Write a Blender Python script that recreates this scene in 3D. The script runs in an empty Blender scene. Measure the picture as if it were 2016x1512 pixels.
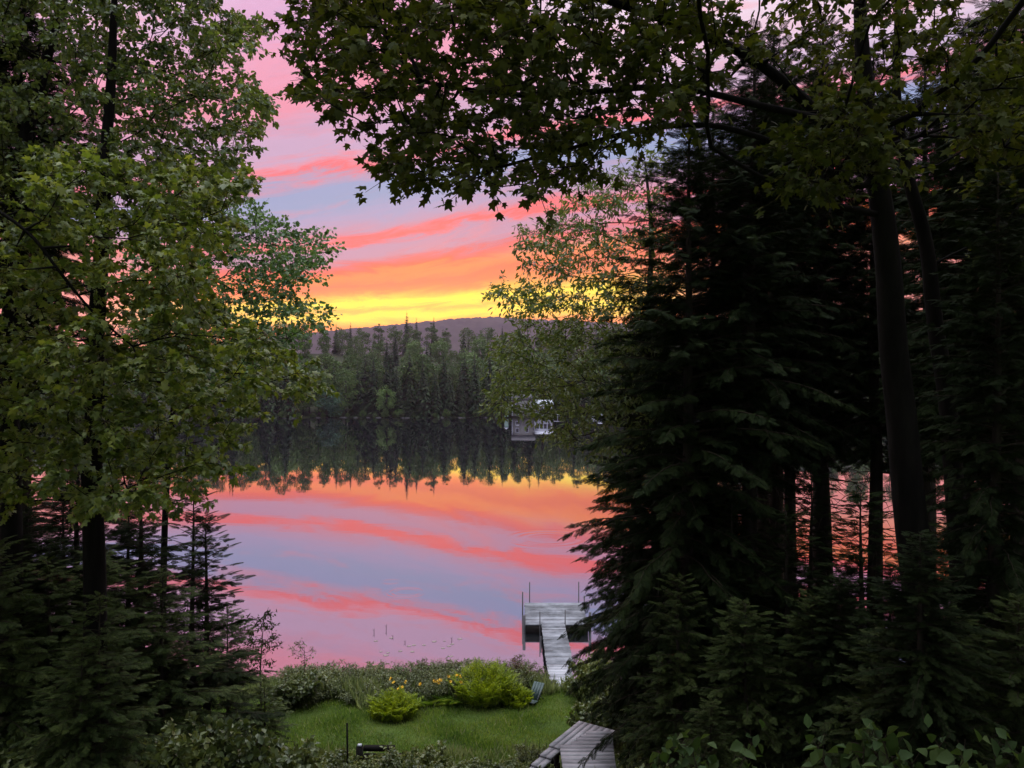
import bpy, math, random
import numpy as np

rng = np.random.default_rng(7)
random.seed(7)
SC = bpy.context.scene
COL = SC.collection
F = 1500.0            # focal length in photograph pixels
CAMZ = 9.5            # eye height above the lake

def P(px, py, Y):
    return np.array([(px - 1008) / F * Y, Y, CAMZ - (py - 756) / F * Y])

# ------------------------------------------------------------------ mesh kit
class MB:
    def __init__(s):
        s.V = []; s.Fs = []; s.n = 0
    def add(s, V, Fc, mat=0):
        V = np.asarray(V, float).reshape(-1, 3)
        if isinstance(Fc, list):
            for q in sorted(set(map(len, Fc))): s.Fs.append((np.array([f for f in Fc if len(f) == q], np.int64) + s.n, mat))
        else: s.Fs.append((Fc + s.n, mat))
        s.V.append(V); s.n += len(V)
    def inst(s, T, TF, pos, B, scale, mat=0):
        """template T (k,3) placed n times: basis B (n,3,3) rows = local x,y,z axes"""
        n = len(pos)
        if n == 0: return
        W = np.einsum('kj,njd->nkd', T, B) * np.asarray(scale).reshape(-1, 1, 1) + np.asarray(pos)[:, None, :]
        idx = (np.arange(n) * len(T))[:, None, None] + TF[None]
        s.add(W.reshape(-1, 3), idx.reshape(-1, TF.shape[1]), mat)
    def box(s, c, size, rz=0.0, mat=0, rx=0.0):
        sx, sy, sz = [v / 2 for v in size]
        v = np.array([[x, y, z] for x in (-sx, sx) for y in (-sy, sy) for z in (-sz, sz)])
        cx_, sx_ = math.cos(rx), math.sin(rx)
        v = v @ np.array([[1, 0, 0], [0, cx_, -sx_], [0, sx_, cx_]]).T
        cz, sn = math.cos(rz), math.sin(rz)
        v = v @ np.array([[cz, -sn, 0], [sn, cz, 0], [0, 0, 1]]).T + np.array(c)
        s.add(v, [[0, 1, 3, 2], [4, 6, 7, 5], [0, 4, 5, 1], [2, 3, 7, 6], [0, 2, 6, 4], [1, 5, 7, 3]], mat)
    def tube(s, pts, rad, k=8, mat=0, cap=True):
        pts = np.asarray(pts, float); n = len(pts)
        rad = np.broadcast_to(np.asarray(rad, float), (n,))
        t = np.gradient(pts, axis=0); t /= np.linalg.norm(t, axis=1)[:, None] + 1e-9
        ref = np.array([0.0, 1, 0]) if abs(t[0][1]) < .9 else np.array([1.0, 0, 0])
        a = np.cross(t, ref); a /= np.linalg.norm(a, axis=1)[:, None] + 1e-9
        b = np.cross(t, a)
        ang = np.arange(k) / k * 2 * math.pi
        V = pts[:, None] + rad[:, None, None] * (a[:, None] * np.cos(ang)[None, :, None] + b[:, None] * np.sin(ang)[None, :, None])
        i = np.arange(n - 1)[:, None] * k; j = np.arange(k)[None]; j2 = (j + 1) % k
        Q = np.stack([i + j, i + j2, i + k + j2, i + k + j], -1).reshape(-1, 4)
        s.add(V.reshape(-1, 3), Q, mat)
        if cap:
            o = s.n - n * k
            s.Fs.append((np.array([[o + (n - 1) * k + q for q in range(k)]]), mat))
            s.Fs.append((np.array([[o + q for q in range(k)][::-1]]), mat))
    def frusta(s, A, Bp, ra, rb, k=4, mat=0):
        """many tapered segments at once"""
        A = np.asarray(A); Bp = np.asarray(Bp); n = len(A)
        if n == 0: return
        t = Bp - A; t /= np.linalg.norm(t, axis=1)[:, None] + 1e-9
        ref = np.where(np.abs(t[:, 2:3]) < .9, [[0, 0, 1.0]], [[1.0, 0, 0]])
        a = np.cross(t, ref); a /= np.linalg.norm(a, axis=1)[:, None] + 1e-9
        b = np.cross(t, a)
        ang = np.arange(k) / k * 2 * math.pi
        ring = a[:, None] * np.cos(ang)[None, :, None] + b[:, None] * np.sin(ang)[None, :, None]
        V = np.concatenate([A[:, None] + ring * np.reshape(ra, (-1, 1, 1)), Bp[:, None] + ring * np.reshape(rb, (-1, 1, 1))], 1)
        j = np.arange(k); j2 = (j + 1) % k
        q = np.stack([j, j2, j2 + k, j + k], -1)
        Q = (np.arange(n) * 2 * k)[:, None, None] + q[None]
        s.add(V.reshape(-1, 3), Q.reshape(-1, 4), mat)
    def mesh(s, name, mats, smooth=False):
        me = bpy.data.meshes.new(name)
        V = np.concatenate(s.V)
        me.vertices.add(len(V)); me.vertices.foreach_set('co', V.astype(np.float32).ravel())
        loops = np.concatenate([f.ravel() for f, m in s.Fs])
        tot = np.concatenate([np.full(len(f), f.shape[1]) for f, m in s.Fs])
        mi = np.concatenate([np.full(len(f), m) for f, m in s.Fs])
        st = np.concatenate([[0], np.cumsum(tot)[:-1]])
        me.loops.add(len(loops)); me.loops.foreach_set('vertex_index', loops.astype(np.int32))
        me.polygons.add(len(tot)); me.polygons.foreach_set('loop_start', st.astype(np.int32))
        me.polygons.foreach_set('material_index', mi.astype(np.int32))
        for m in mats: me.materials.append(m)
        if smooth: me.polygons.foreach_set('use_smooth', np.ones(len(tot), bool))
        me.update(calc_edges=True)
        return me
    def build(s, name, mats, parent=None, smooth=False):
        if not isinstance(mats, (list, tuple)): mats = [mats]
        return link(name, s.mesh(name, mats, smooth), parent)

def link(name, me, parent=None):
    o = bpy.data.objects.new(name, me); COL.objects.link(o)
    if parent is not None: o.parent = parent
    return o
def tag(o, label=None, cat=None, group=None, kind=None):
    if label: o['label'] = label
    if cat: o['category'] = cat
    if group: o['group'] = group
    if kind: o['kind'] = kind
    return o
def empty(name, loc, label, cat, group=None, rz=0.0):
    o = bpy.data.objects.new(name, None); COL.objects.link(o)
    o.location = loc; o.rotation_euler = (0, 0, rz); o.empty_display_size = .2
    return tag(o, label, cat, group)
def norm(a): return a / (np.linalg.norm(a, axis=-1, keepdims=True) + 1e-9)
def basis(t, nrm):
    """rows: x = side, y = t, z = normal"""
    t = norm(t); x = norm(np.cross(t, nrm)); z = np.cross(x, t)
    return np.stack([x, t, z], 1)

# ------------------------------------------------------------------ materials
class NT:
    def __init__(s, tree): s.t = tree; s.N = tree.nodes; s.L = tree.links
    def n(s, typ, **kw):
        nd = s.N.new(typ)
        for k, v in kw.items(): setattr(nd, k, v)
        return nd
    def put(s, sock, v):
        if isinstance(v, bpy.types.NodeSocket): s.L.new(v, sock)
        elif v is not None: sock.default_value = v
    def m(s, op, a, b=None, c=None, clamp=False):
        nd = s.n('ShaderNodeMath', operation=op, use_clamp=clamp)
        s.put(nd.inputs[0], a); s.put(nd.inputs[1], b)
        if c is not None: s.put(nd.inputs[2], c)
        return nd.outputs[0]
    def mix(s, f, a, b, blend='MIX'):
        nd = s.n('ShaderNodeMix', data_type='RGBA', blend_type=blend)
        s.put(nd.inputs[0], f); s.put(nd.inputs[6], a); s.put(nd.inputs[7], b)
        return nd.outputs[2]
    def ramp(s, f, stops, interp='LINEAR'):
        nd = s.n('ShaderNodeValToRGB'); r = nd.color_ramp; r.interpolation = interp
        while len(r.elements) < len(stops): r.elements.new(0.5)
        for e, (p, c) in zip(r.elements, stops):
            e.position = p; e.color = (*c[:3], 1)
        s.put(nd.inputs[0], f); return nd.outputs[0]
    def noise(s, vec, scale, detail=3, rough=.5, dist=0.0):
        nd = s.n('ShaderNodeTexNoise'); s.put(nd.inputs['Vector'], vec)
        nd.inputs['Scale'].default_value = scale; nd.inputs['Detail'].default_value = detail
        nd.inputs['Roughness'].default_value = rough; nd.inputs['Distortion'].default_value = dist
        return nd.outputs['Fac']
    def xyz(s, x, y, z=0.0):
        nd = s.n('ShaderNodeCombineXYZ'); s.put(nd.inputs[0], x); s.put(nd.inputs[1], y); s.put(nd.inputs[2], z)
        return nd.outputs[0]

def newmat(name):
    m = bpy.data.materials.new(name); m.use_nodes = True; m.node_tree.nodes.clear()
    k = NT(m.node_tree); out = k.n('ShaderNodeOutputMaterial')
    return m, k, out
def principled(k, col, rough=.6, spec=.3, normal=None):
    b = k.n('ShaderNodeBsdfPrincipled'); k.put(b.inputs['Base Color'], col); k.put(b.inputs['Roughness'], rough)
    b.inputs['Specular IOR Level'].default_value = spec
    if normal is not None: k.L.new(normal, b.inputs['Normal'])
    return b.outputs[0]
def rgb(c): return (*c, 1.0)

def leaf_mat(name, dark, mid, light, rough=.42, spec=.5, trans=.3, nscale=.8):
    m, k, out = newmat(name)
    g = k.n('ShaderNodeNewGeometry'); tc = k.n('ShaderNodeTexCoord')
    nz = k.noise(tc.outputs['Object'], nscale, 2)
    f = k.m('ADD', k.m('MULTIPLY', g.outputs['Random Per Island'], .6), k.m('MULTIPLY', k.m('SUBTRACT', nz, .3), 1.0))
    c = k.ramp(f, [(0.05, dark), (.45, mid), (.95, light)])
    p = principled(k, c, rough, spec)
    if trans > 0:
        t = k.n('ShaderNodeBsdfTranslucent'); k.put(t.inputs[0], k.mix(1.0, c, rgb((1.25, 1.2, .55)), 'MULTIPLY'))
        mx = k.n('ShaderNodeMixShader'); mx.inputs[0].default_value = trans
        k.L.new(p, mx.inputs[1]); k.L.new(t.outputs[0], mx.inputs[2]); p = mx.outputs[0]
    k.L.new(p, out.inputs[0]); return m
def bark_mat(name, a, b, scale=9.0, stretch=(1, 1, .22), bump=.5):
    m, k, out = newmat(name)
    tc = k.n('ShaderNodeTexCoord'); mp = k.n('ShaderNodeMapping'); mp.inputs['Scale'].default_value = stretch
    k.L.new(tc.outputs['Object'], mp.inputs[0])
    nz = k.noise(mp.outputs[0], scale, 6, .65)
    c = k.ramp(nz, [(.3, a), (.7, b)])
    bp = k.n('ShaderNodeBump'); bp.inputs['Strength'].default_value = bump; bp.inputs['Distance'].default_value = .03
    k.L.new(nz, bp.inputs['Height'])
    k.L.new(principled(k, c, .95, .05, bp.outputs[0]), out.inputs[0]); return m
def wood_mat(name, a, b, c3, rough=.8):
    m, k, out = newmat(name)
    g = k.n('ShaderNodeNewGeometry'); tc = k.n('ShaderNodeTexCoord')
    mp = k.n('ShaderNodeMapping'); mp.inputs['Scale'].default_value = (1.2, 14, 14); k.L.new(tc.outputs['Object'], mp.inputs[0])
    n1 = k.noise(mp.outputs[0], 2.0, 6, .7, .6); n2 = k.noise(tc.outputs['Object'], 2.3, 5, .65)
    f = k.m('ADD', k.m('ADD', k.m('MULTIPLY', n1, .55), k.m('MULTIPLY', n2, .55)), k.m('MULTIPLY', k.m('SUBTRACT', g.outputs['Random Per Island'], .5), .22))
    c = k.ramp(f, [(.36, a), (.52, b), (.72, c3)])
    bp = k.n('ShaderNodeBump'); bp.inputs['Strength'].default_value = .4; bp.inputs['Distance'].default_value = .006; k.L.new(n1, bp.inputs['Height'])
    k.L.new(principled(k, c, rough, .35, bp.outputs[0]), out.inputs[0]); return m
def plain(name, col, rough=.6, spec=.3, var=.25, scale=6):
    m, k, out = newmat(name); tc = k.n('ShaderNodeTexCoord')
    nz = k.noise(tc.outputs['Object'], scale, 5, .6)
    c = k.mix(nz, rgb([v * (1 - var) for v in col]), rgb([v * (1 + var) for v in col]))
    k.L.new(principled(k, c, rough, spec), out.inputs[0]); return m

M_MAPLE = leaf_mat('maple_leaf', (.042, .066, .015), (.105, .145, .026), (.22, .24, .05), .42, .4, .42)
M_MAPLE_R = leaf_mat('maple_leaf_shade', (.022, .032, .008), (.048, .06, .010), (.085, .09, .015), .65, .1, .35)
M_BIRCH = leaf_mat('birch_leaf', (.035, .062, .018), (.09, .13, .034), (.18, .22, .06), .38, .5, .4)
M_ASPEN = leaf_mat('aspen_leaf', (.035, .075, .03), (.075, .15, .055), (.14, .23, .08), .42, .4, .35)
M_CHERRY = leaf_mat('cherry_leaf', (.04, .064, .018), (.085, .12, .034), (.165, .195, .06), .36, .45, .42)
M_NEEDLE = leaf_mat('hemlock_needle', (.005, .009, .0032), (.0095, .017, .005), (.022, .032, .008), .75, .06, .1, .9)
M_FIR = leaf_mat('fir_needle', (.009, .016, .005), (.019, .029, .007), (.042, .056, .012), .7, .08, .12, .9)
M_FIR_LIT = leaf_mat('lit_fir_needle', (.012, .022, .007), (.032, .050, .013), (.085, .11, .026), .65, .1, .15, .9)  # fir needle copy with the left side's stronger light put into its colour
M_SHRUB = leaf_mat('shrub_leaf', (.06, .08, .035), (.125, .155, .06), (.21, .23, .11), .42, .5, .3, 1.5)
M_SHRUB_D = leaf_mat('dark_shrub_leaf', (.04, .06, .02), (.085, .115, .035), (.16, .19, .07), .42, .5, .25, 1.5)
M_FERN = leaf_mat('fern_leaf', (.07, .11, .008), (.20, .28, .012), (.36, .42, .03), .45, .4, .4, 2.0)
M_GRASS = leaf_mat('grass_blade', (.04, .085, .012), (.105, .185, .02), (.22, .27, .05), .6, .25, .4, .9)
M_WEED = leaf_mat('weed_leaf', (.065, .09, .03), (.13, .17, .05), (.24, .26, .10), .4, .5, .3, 1.2)
M_REDLEAF = leaf_mat('reddish_leaf', (.07, .045, .025), (.13, .085, .04), (.18, .12, .06), .45, .4, .3, 2.0)
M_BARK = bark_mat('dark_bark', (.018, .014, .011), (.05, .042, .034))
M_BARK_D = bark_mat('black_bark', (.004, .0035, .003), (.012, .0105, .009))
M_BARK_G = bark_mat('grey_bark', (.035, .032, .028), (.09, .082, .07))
M_TWIG = bark_mat('twig_bark', (.025, .018, .013), (.05, .04, .03), 20)
M_FAR_D = leaf_mat('far_broadleaf', (.022, .044, .014), (.055, .10, .027), (.11, .155, .042), .6, .2, .2, .12)
M_FAR_B = leaf_mat('far_bluegreen', (.03, .065, .045), (.06, .12, .08), (.10, .16, .10), .6, .2, .2, .12)
M_FAR_L = leaf_mat('far_lightgreen', (.05, .09, .03), (.10, .17, .05), (.15, .22, .07), .6, .2, .2, .12)
M_FAR_C = leaf_mat('far_needle', (.014, .026, .013), (.030, .052, .024), (.058, .085, .036), .7, .15, .08, .12)
M_WOOD = wood_mat('weathered_wood', (.04, .043, .047), (.135, .148, .165), (.27, .29, .32))
M_WOOD2 = wood_mat('stair_wood', (.13, .128, .136), (.25, .245, .26), (.38, .375, .395))
M_DARKW = plain('wet_dark_wood', (.014, .013, .012), .95, .05)
M_STEEL = plain('dark_steel', (.05, .05, .055), .5)
M_YELLOW = plain('yellow_petal', (.75, .48, .04), .5, .3, .15)
M_WHITE = plain('white_paint', (.46, .50, .56), .5, .4, .08)
M_WPETAL = plain('pale_petal', (.6, .58, .42), .6)

# ------------------------------------------------------------------ terrain
PY = [-80, -5, 0, 5, 10, 13, 16, 18, 22, 23.4, 24.4, 30, 60, 90]
PZ = [18, 9.2, 7.7, 6.2, 4.1, 2.5, 1.25, .8, .62, .25, -.1, -1.5, -3.5, -3.8]
def shore(x): return .5 * np.sin(np.asarray(x) * .35 + .6) * np.clip(np.abs(x) / 6, 0, 1) + np.clip(np.abs(np.asarray(x)) - 9, 0, 60) * .12
def zg(x, y):
    x = np.asarray(x, float); y = np.asarray(y, float)
    z = np.interp(y - shore(x), PY, PZ)
    return z + .05 * np.sin(x * 1.7 + y * .9) * np.cos(y * 1.3 - x * .6) + .35 * np.clip(np.abs(x - .5) - 5, 0, 8) / 8 * (y < 26)

def grid(xs, ys, zf):
    X, Y = np.meshgrid(xs, ys); Z = zf(X, Y)
    V = np.stack([X, Y, Z], -1).reshape(-1, 3); nx = len(xs)
    i = np.arange(len(ys) - 1)[:, None] * nx + np.arange(nx - 1)[None]
    return V, np.stack([i, i + 1, i + nx + 1, i + nx], -1).reshape(-1, 4)

def ground_mat():
    m, k, out = newmat('ground_soil')
    tc = k.n('ShaderNodeTexCoord'); n1 = k.noise(tc.outputs['Object'], .9, 6, .65); n2 = k.noise(tc.outputs['Object'], 14, 4, .6)
    c = k.ramp(n1, [(.3, (.035, .055, .012)), (.5, (.06, .105, .016)), (.7, (.08, .115, .024))])
    c = k.mix(k.m('MULTIPLY', n2, .6), c, rgb((.03, .035, .014)))
    bp = k.n('ShaderNodeBump'); bp.inputs['Strength'].default_value = .6; bp.inputs['Distance'].default_value = .05; k.L.new(n2, bp.inputs['Height'])
    k.L.new(principled(k, c, .95, .1, bp.outputs[0]), out.inputs[0]); return m
mb = MB()
xs = np.concatenate([np.linspace(-700, -30, 12), np.linspace(-28, 28, 170), np.linspace(30, 700, 12)])
ys = np.concatenate([np.linspace(-80, -6, 10), np.linspace(-5, 34, 140), np.linspace(36, 90, 10)])
mb.add(*grid(xs, ys, zg)); tag(mb.build('ground', ground_mat(), smooth=True), kind='structure')

# far shore and its wooded slope
def far_edge(x): return 213 + 6 * np.sin(x * .021 + 1) + 3 * np.sin(x * .083) - 18 * np.clip((-x - 55) / 60, 0, 2)
def far_z(x, y):
    d = y - far_edge(np.asarray(x, float))
    z = np.interp(d, [-20, 0, 4, 30, 110, 160, 400, 700, 2600], [-4, -.15, .5, 5.0, 22.0, 22.5, 8, 2, 2])
    return z * (1 + .25 * np.clip((np.asarray(x) - 10) / 60, 0, 1))
mb = MB()
mb.add(*grid(np.linspace(-900, 900, 120), np.concatenate([np.linspace(160, 400, 60), np.linspace(430, 2600, 14)]), far_z))
tag(mb.build('far_shore', plain('forest_floor', (.03, .035, .018), .95, .1), smooth=True), kind='structure')

# distant wooded hill
RX = np.array([300, 450, 560, 640, 700, 800, 900, 970, 1060, 1200, 1500, 1900])
RY = np.array([700, 684, 668, 659, 652, 643, 633, 629, 634, 641, 655, 690])
def hill_z(x, y):
    u = x / 2200 * F + 1008
    top = CAMZ + (756 - np.interp(u, RX, RY)) / F * 2200
    s = np.clip((y - 1500) / 700, 0, 1); s2 = np.clip((2550 - y) / 350, 0, 1)
    return 2 + (top - 2) * np.sin(s * math.pi / 2) ** 1.2 * np.minimum(1, s2)
def hill_grid(X, Y):
    Z = hill_z(X, Y); r = np.random.default_rng(3)
    return Z + r.uniform(0, 1, Z.shape) ** 2 * 7 * (Y > 1550)
def hill_mat():
    m, k, out = newmat('hill_forest'); tc = k.n('ShaderNodeTexCoord')
    c = k.ramp(k.noise(tc.outputs['Object'], .02, 6, .7), [(.35, (.012, .016, .012)), (.65, (.035, .036, .024))])
    k.L.new(principled(k, c, .95, .05), out.inputs[0]); return m
mb = MB()
mb.add(*grid(np.linspace(-1500, 1500, 420), np.concatenate([np.linspace(1500, 2100, 24), np.linspace(2120, 2260, 14), np.linspace(2300, 2560, 6)]), hill_grid))
tag(mb.build('hill', hill_mat()), kind='structure')

# lake
def water_mat():
    m, k, out = newmat('lake_water'); tc = k.n('ShaderNodeTexCoord')
    mp = k.n('ShaderNodeMapping'); mp.inputs['Scale'].default_value = (.5, 1.2, 1); k.L.new(tc.outputs['Object'], mp.inputs[0])
    n1 = k.noise(mp.outputs[0], .9, 3, .5); n2 = k.noise(mp.outputs[0], .06, 2, .5)
    h = k.m('MULTIPLY', n1, k.m('MULTIPLY', n2, .0024))
    sp = k.n('ShaderNodeSeparateXYZ'); k.L.new(tc.outputs['Object'], sp.inputs[0])
    for (px, py, R, amp) in [(800, 1166, .9, .0009), (770, 1145, .5, .0005), (1080, 1060, 2.6, .0010), (735, 1163, .4, .0005)]:
        Y = CAMZ * F / (py - 756); X = (px - 1008) / F * Y
        r = k.m('SQRT', k.m('ADD', k.m('POWER', k.m('SUBTRACT', sp.outputs[0], X), 2), k.m('POWER', k.m('SUBTRACT', sp.outputs[1], Y), 2)))
        env = k.m('POWER', 2.718, k.m('MULTIPLY', k.m('POWER', k.m('DIVIDE', k.m('SUBTRACT', r, R * .8), R * .28), 2), -1))
        h = k.m('ADD', h, k.m('MULTIPLY', k.m('MULTIPLY', k.m('SINE', k.m('MULTIPLY', r, 22 / R)), env), amp))
    bp = k.n('ShaderNodeBump'); bp.inputs['Strength'].default_value = 1.0; bp.inputs['Distance'].default_value = 1.0
    k.L.new(h, bp.inputs['Height'])
    gl = k.n('ShaderNodeBsdfGlossy'); gl.inputs['Color'].default_value = (.84, .79, .85, 1); gl.inputs['Roughness'].default_value = .012
    k.L.new(bp.outputs[0], gl.inputs['Normal'])
    df = k.n('ShaderNodeBsdfDiffuse'); df.inputs[0].default_value = (.012, .016, .018, 1)
    lw = k.n('ShaderNodeLayerWeight'); lw.inputs[0].default_value = .5
    f = k.m('MULTIPLY_ADD', lw.outputs['Facing'], .62, .30, clamp=True)
    mx = k.n('ShaderNodeMixShader'); k.L.new(f, mx.inputs[0]); k.L.new(df.outputs[0], mx.inputs[1]); k.L.new(gl.outputs[0], mx.inputs[2])
    k.L.new(mx.outputs[0], out.inputs[0]); return m
mb = MB(); mb.add([[-690, 15, 0], [690, 15, 0], [690, 240, 0], [-690, 240, 0]], [[0, 1, 2, 3]])
tag(mb.build('lake', water_mat()), kind='structure')

# ------------------------------------------------------------------ leaf shapes
def fan(outline, c, droop=.18, fold=.22):
    o = np.array(outline, float); pts = np.vstack([[c], o])
    z = -fold * np.abs(pts[:, 0]) - droop * pts[:, 1] ** 2
    T = np.column_stack([pts, z]); n = len(o)
    TF = np.array([[0, 1 + i, 1 + (i + 1) % n] for i in range(n)])
    return T, TF
_r = [(.16, -.03), (.40, .06), (.29, .27), (.54, .60), (.20, .55), (.13, .80)]
MAPLE = fan([(0, 0)] + _r + [(0, 1)] + [(-x, y) for x, y in _r[::-1]], (0, .36))
def simple_leaf(w, fold=.12, droop=.15):
    pts = np.array([[0, 0], [w, .38], [w * .7, .72], [0, 1], [-w * .7, .72], [-w, .38]], float)
    T = np.column_stack([pts, fold * np.abs(pts[:, 0]) / w - droop * pts[:, 1] ** 2])
    return T, np.array([[0, 1, 2, 3], [0, 3, 4, 5]])
OVAL = simple_leaf(.36); ROUND = simple_leaf(.45, .1, .1); NARROW = simple_leaf(.2, .06, .3)

def rand_dirs(n, r):
    v = r.normal(size=(n, 3)); return norm(v)

# ------------------------------------------------------------------ branching trees
def poly_in(p, poly):
    x, y = p[:, 0], p[:, 1]; ins = np.zeros(len(p), bool); n = len(poly); j = n - 1
    for i in range(n):
        xi, yi = poly[i]; xj, yj = poly[j]
        c = ((yi > y) != (yj > y)) & (x < (xj - xi) * (y - yi) / (yj - yi + 1e-9) + xi)
        ins ^= c; j = i
    return ins
def sample_poly(poly, n, Y0, Y1, r):
    """n crown points spread through the volume behind an outline, between two depths"""
    a = np.array(poly, float); lo, hi = a.min(0), a.max(0)
    cand = r.uniform(lo, hi, (n * 14, 2)); cand = cand[poly_in(cand, poly)]
    Y = r.uniform(Y0, Y1, len(cand))
    pts = np.stack([(cand[:, 0] - 1008) / F * Y, Y, CAMZ - (cand[:, 1] - 756) / F * Y], 1)
    keep = [0]                                        # greedy farthest-of-a-few picks: even but irregular
    idx = 1
    while len(keep) < n and idx + 6 < len(pts):
        c = pts[idx:idx + 6]; idx += 6
        d = ((c[:, None] - pts[keep][None]) ** 2 * np.array([1, .35, 1])).sum(-1).min(1)
        keep.append(idx - 6 + int(d.argmax()))
    return pts[keep]

def limb_path(pts, trunk):
    """a limb as a smooth path that starts on the trunk's axis"""
    q = np.array(pts); d = np.linalg.norm(trunk - q[0], axis=1)
    q = np.vstack([trunk[int(d.argmin())], q]) if d.min() > .02 else q
    tt = np.linspace(0, len(q) - 1, len(q) * 4); q = np.stack([np.interp(tt, np.arange(len(q)), q[:, i]) for i in range(3)], 1)
    for _ in range(3): q[1:-1] = (q[:-2] + 2 * q[1:-1] + q[2:]) / 4
    return q
def skeleton(trunk, tr, clusters, r, seg=.22, sag=.06, limbs=None):
    pos = [np.array(p, float) for p in trunk]; par = [-1] + list(range(len(trunk) - 1))
    plen = [0.0]
    for i in range(1, len(pos)): plen.append(plen[-1] + np.linalg.norm(pos[i] - pos[i - 1]) * .25)
    for pts, r0, r1 in (limbs or []):
        q = limb_path(pts, np.array(trunk)); prev = int(np.linalg.norm(np.array(trunk) - q[0], axis=1).argmin())
        for p in q[1:]:
            pos.append(p); par.append(prev); plen.append(plen[prev] + np.linalg.norm(p - pos[prev]) * .35); prev = len(pos) - 1
    tmid = np.array(trunk).mean(0)
    tp = np.array(trunk)
    d0 = np.linalg.norm(clusters[:, None] - tp[None], axis=-1).min(1)
    tips = np.zeros(len(clusters), int)
    for ci in np.argsort(d0):
        c = clusters[ci]; A = np.array(pos)
        d = np.linalg.norm(A - c, axis=1)
        cost = d + .45 * np.array(plen) + 1.2 * np.clip(A[:, 2] - c[2] - .1 * d, 0, None)
        k = int(cost.argmin()); L = d[k]; n = max(2, int(L / seg))
        a = A[k]; prev = k
        side = r.normal(size=3) * L * .07
        for s in range(1, n + 1):
            t = s / n
            p = a + (c - a) * t + side * math.sin(t * math.pi) + np.array([0, 0, (-sag) * L * math.sin(t * math.pi)]) + r.normal(size=3) * .015 * (s < n)
            pos.append(p); par.append(prev); plen.append(plen[prev] + L / n); prev = len(pos) - 1
        tips[ci] = prev
    pos = np.array(pos); par = np.array(par)
    w = np.zeros(len(pos)); ch = np.zeros(len(pos), int)
    for i in range(len(pos)): 
        if par[i] >= 0: ch[par[i]] += 1
    for i in range(len(pos) - 1, -1, -1):
        if ch[i] == 0: w[i] += .0045 ** 2.1
        if par[i] >= 0: w[par[i]] += w[i] * 1.0 
    rad = w ** (1 / 2.1)
    return pos, par, rad, tips

def leafy(mb, centers, dirs, leafT, leaf, per, twl, r, tilt=.45, twig_mat=1, spread=1.0, ntw=6, flat=.55, leaf_mat=0, var=.3):
    """twigs with leaves round each crown point"""
    T, TF = leafT
    n = len(centers)
    td = norm(rand_dirs(n * ntw, r) * np.array([1, 1, flat]) + np.repeat(dirs, ntw, 0) * .7)
    tl = r.uniform(.55, 1.15, n * ntw) * twl * spread
    A = np.repeat(centers, ntw, 0); Bt = A + td * tl[:, None] + np.array([0, 0, -.12]) * tl[:, None]
    mb.frusta(A, Bt, np.full(len(A), .004), np.full(len(A), .0018), 3, twig_mat)
    m = max(1, per // ntw); N = len(A)
    t = r.uniform(.15, 1.08, (N, m)) ** .8
    pos = A[:, None] + (Bt - A)[:, None] * t[..., None] + r.normal(size=(N, m, 3)) * leaf * .35
    pos = pos.reshape(-1, 3); TD = np.repeat(td, m, 0)
    dirl = norm(TD * .8 + rand_dirs(len(pos), r) * .9 + np.array([0, 0, -.45]))
    nr = norm(np.array([0, 0, 1.0]) + rand_dirs(len(pos), r) * tilt * 1.6)
    sc = leaf * r.uniform(1 - var, 1 + var, len(pos))
    mb.inst(T, TF, pos, basis(dirl, nr), sc, leaf_mat)

def grow_tree(name, label, group, trunk, tr, clusters, leafT, leaf, per, twl, mleaf, mbark, seed, tilt=.45, cat='tree', ntw=6, flat=.55, extra=None, sag=.06, tip_r=.05):
    r = np.random.default_rng(seed)
    base = np.array(trunk[0], float)
    root = empty(name, base, label, cat, group)
    pts = np.array(trunk, float)
    # smooth trunk
    tt = np.linspace(0, len(pts) - 1, len(pts) * 5)
    sm = np.stack([np.interp(tt, np.arange(len(pts)), pts[:, i]) for i in range(3)], 1)
    sm[1:-1] += r.normal(size=sm[1:-1].shape) * tr * np.array([.22, .22, 0])
    for _ in range(4): sm[1:-1] = (sm[:-2] + 2 * sm[1:-1] + sm[2:]) / 4
    f = np.linspace(0, 1, len(sm)); rr = tr * (1 - f) ** .8 + tip_r * tr * 3 * f
    rr[:3] *= np.array([1.35, 1.15, 1.05])
    bmb = MB(); bmb.tube(sm - base, rr, 12)
    pos, par, rad, tips = skeleton(sm[::2], tr, clusters, r, sag=sag, limbs=extra)
    e = [i for i in range(len(sm[::2]), len(pos))]
    pr = par[e]
    ra = np.minimum(rad[pr], np.where(pr < len(sm[::2]), rad[e] * 1.15, rad[pr]))
    bmb.frusta(pos[pr] - base, pos[e] - base, ra, rad[e], 5)
    if extra is not None:
        for pts_, r0, r1 in extra:
            q = limb_path(pts_, sm[::2]); bmb.tube(q - base, np.linspace(r0, r1, len(q)), 7)
    bmb.build('trunk', mbark, root, True)
    cmb = MB()
    dirs = norm(clusters - pos[par[tips]])
    leafy(cmb, clusters - base, dirs, leafT, leaf, per, twl, r, tilt, 1, ntw=ntw, flat=flat)
    # leaves along the outer branches too
    thin = np.array([i for i in e if rad[i] < .012])
    if len(thin):
        pick = thin[r.uniform(size=len(thin)) < .45]
        leafy(cmb, pos[pick] - base, norm(pos[pick] - pos[par[pick]]), leafT, leaf, max(4, per // 5), twl * .6, r, tilt, 1, ntw=2, flat=flat)
    cmb.build('crown', [mleaf, M_TWIG], root)
    return root

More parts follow.
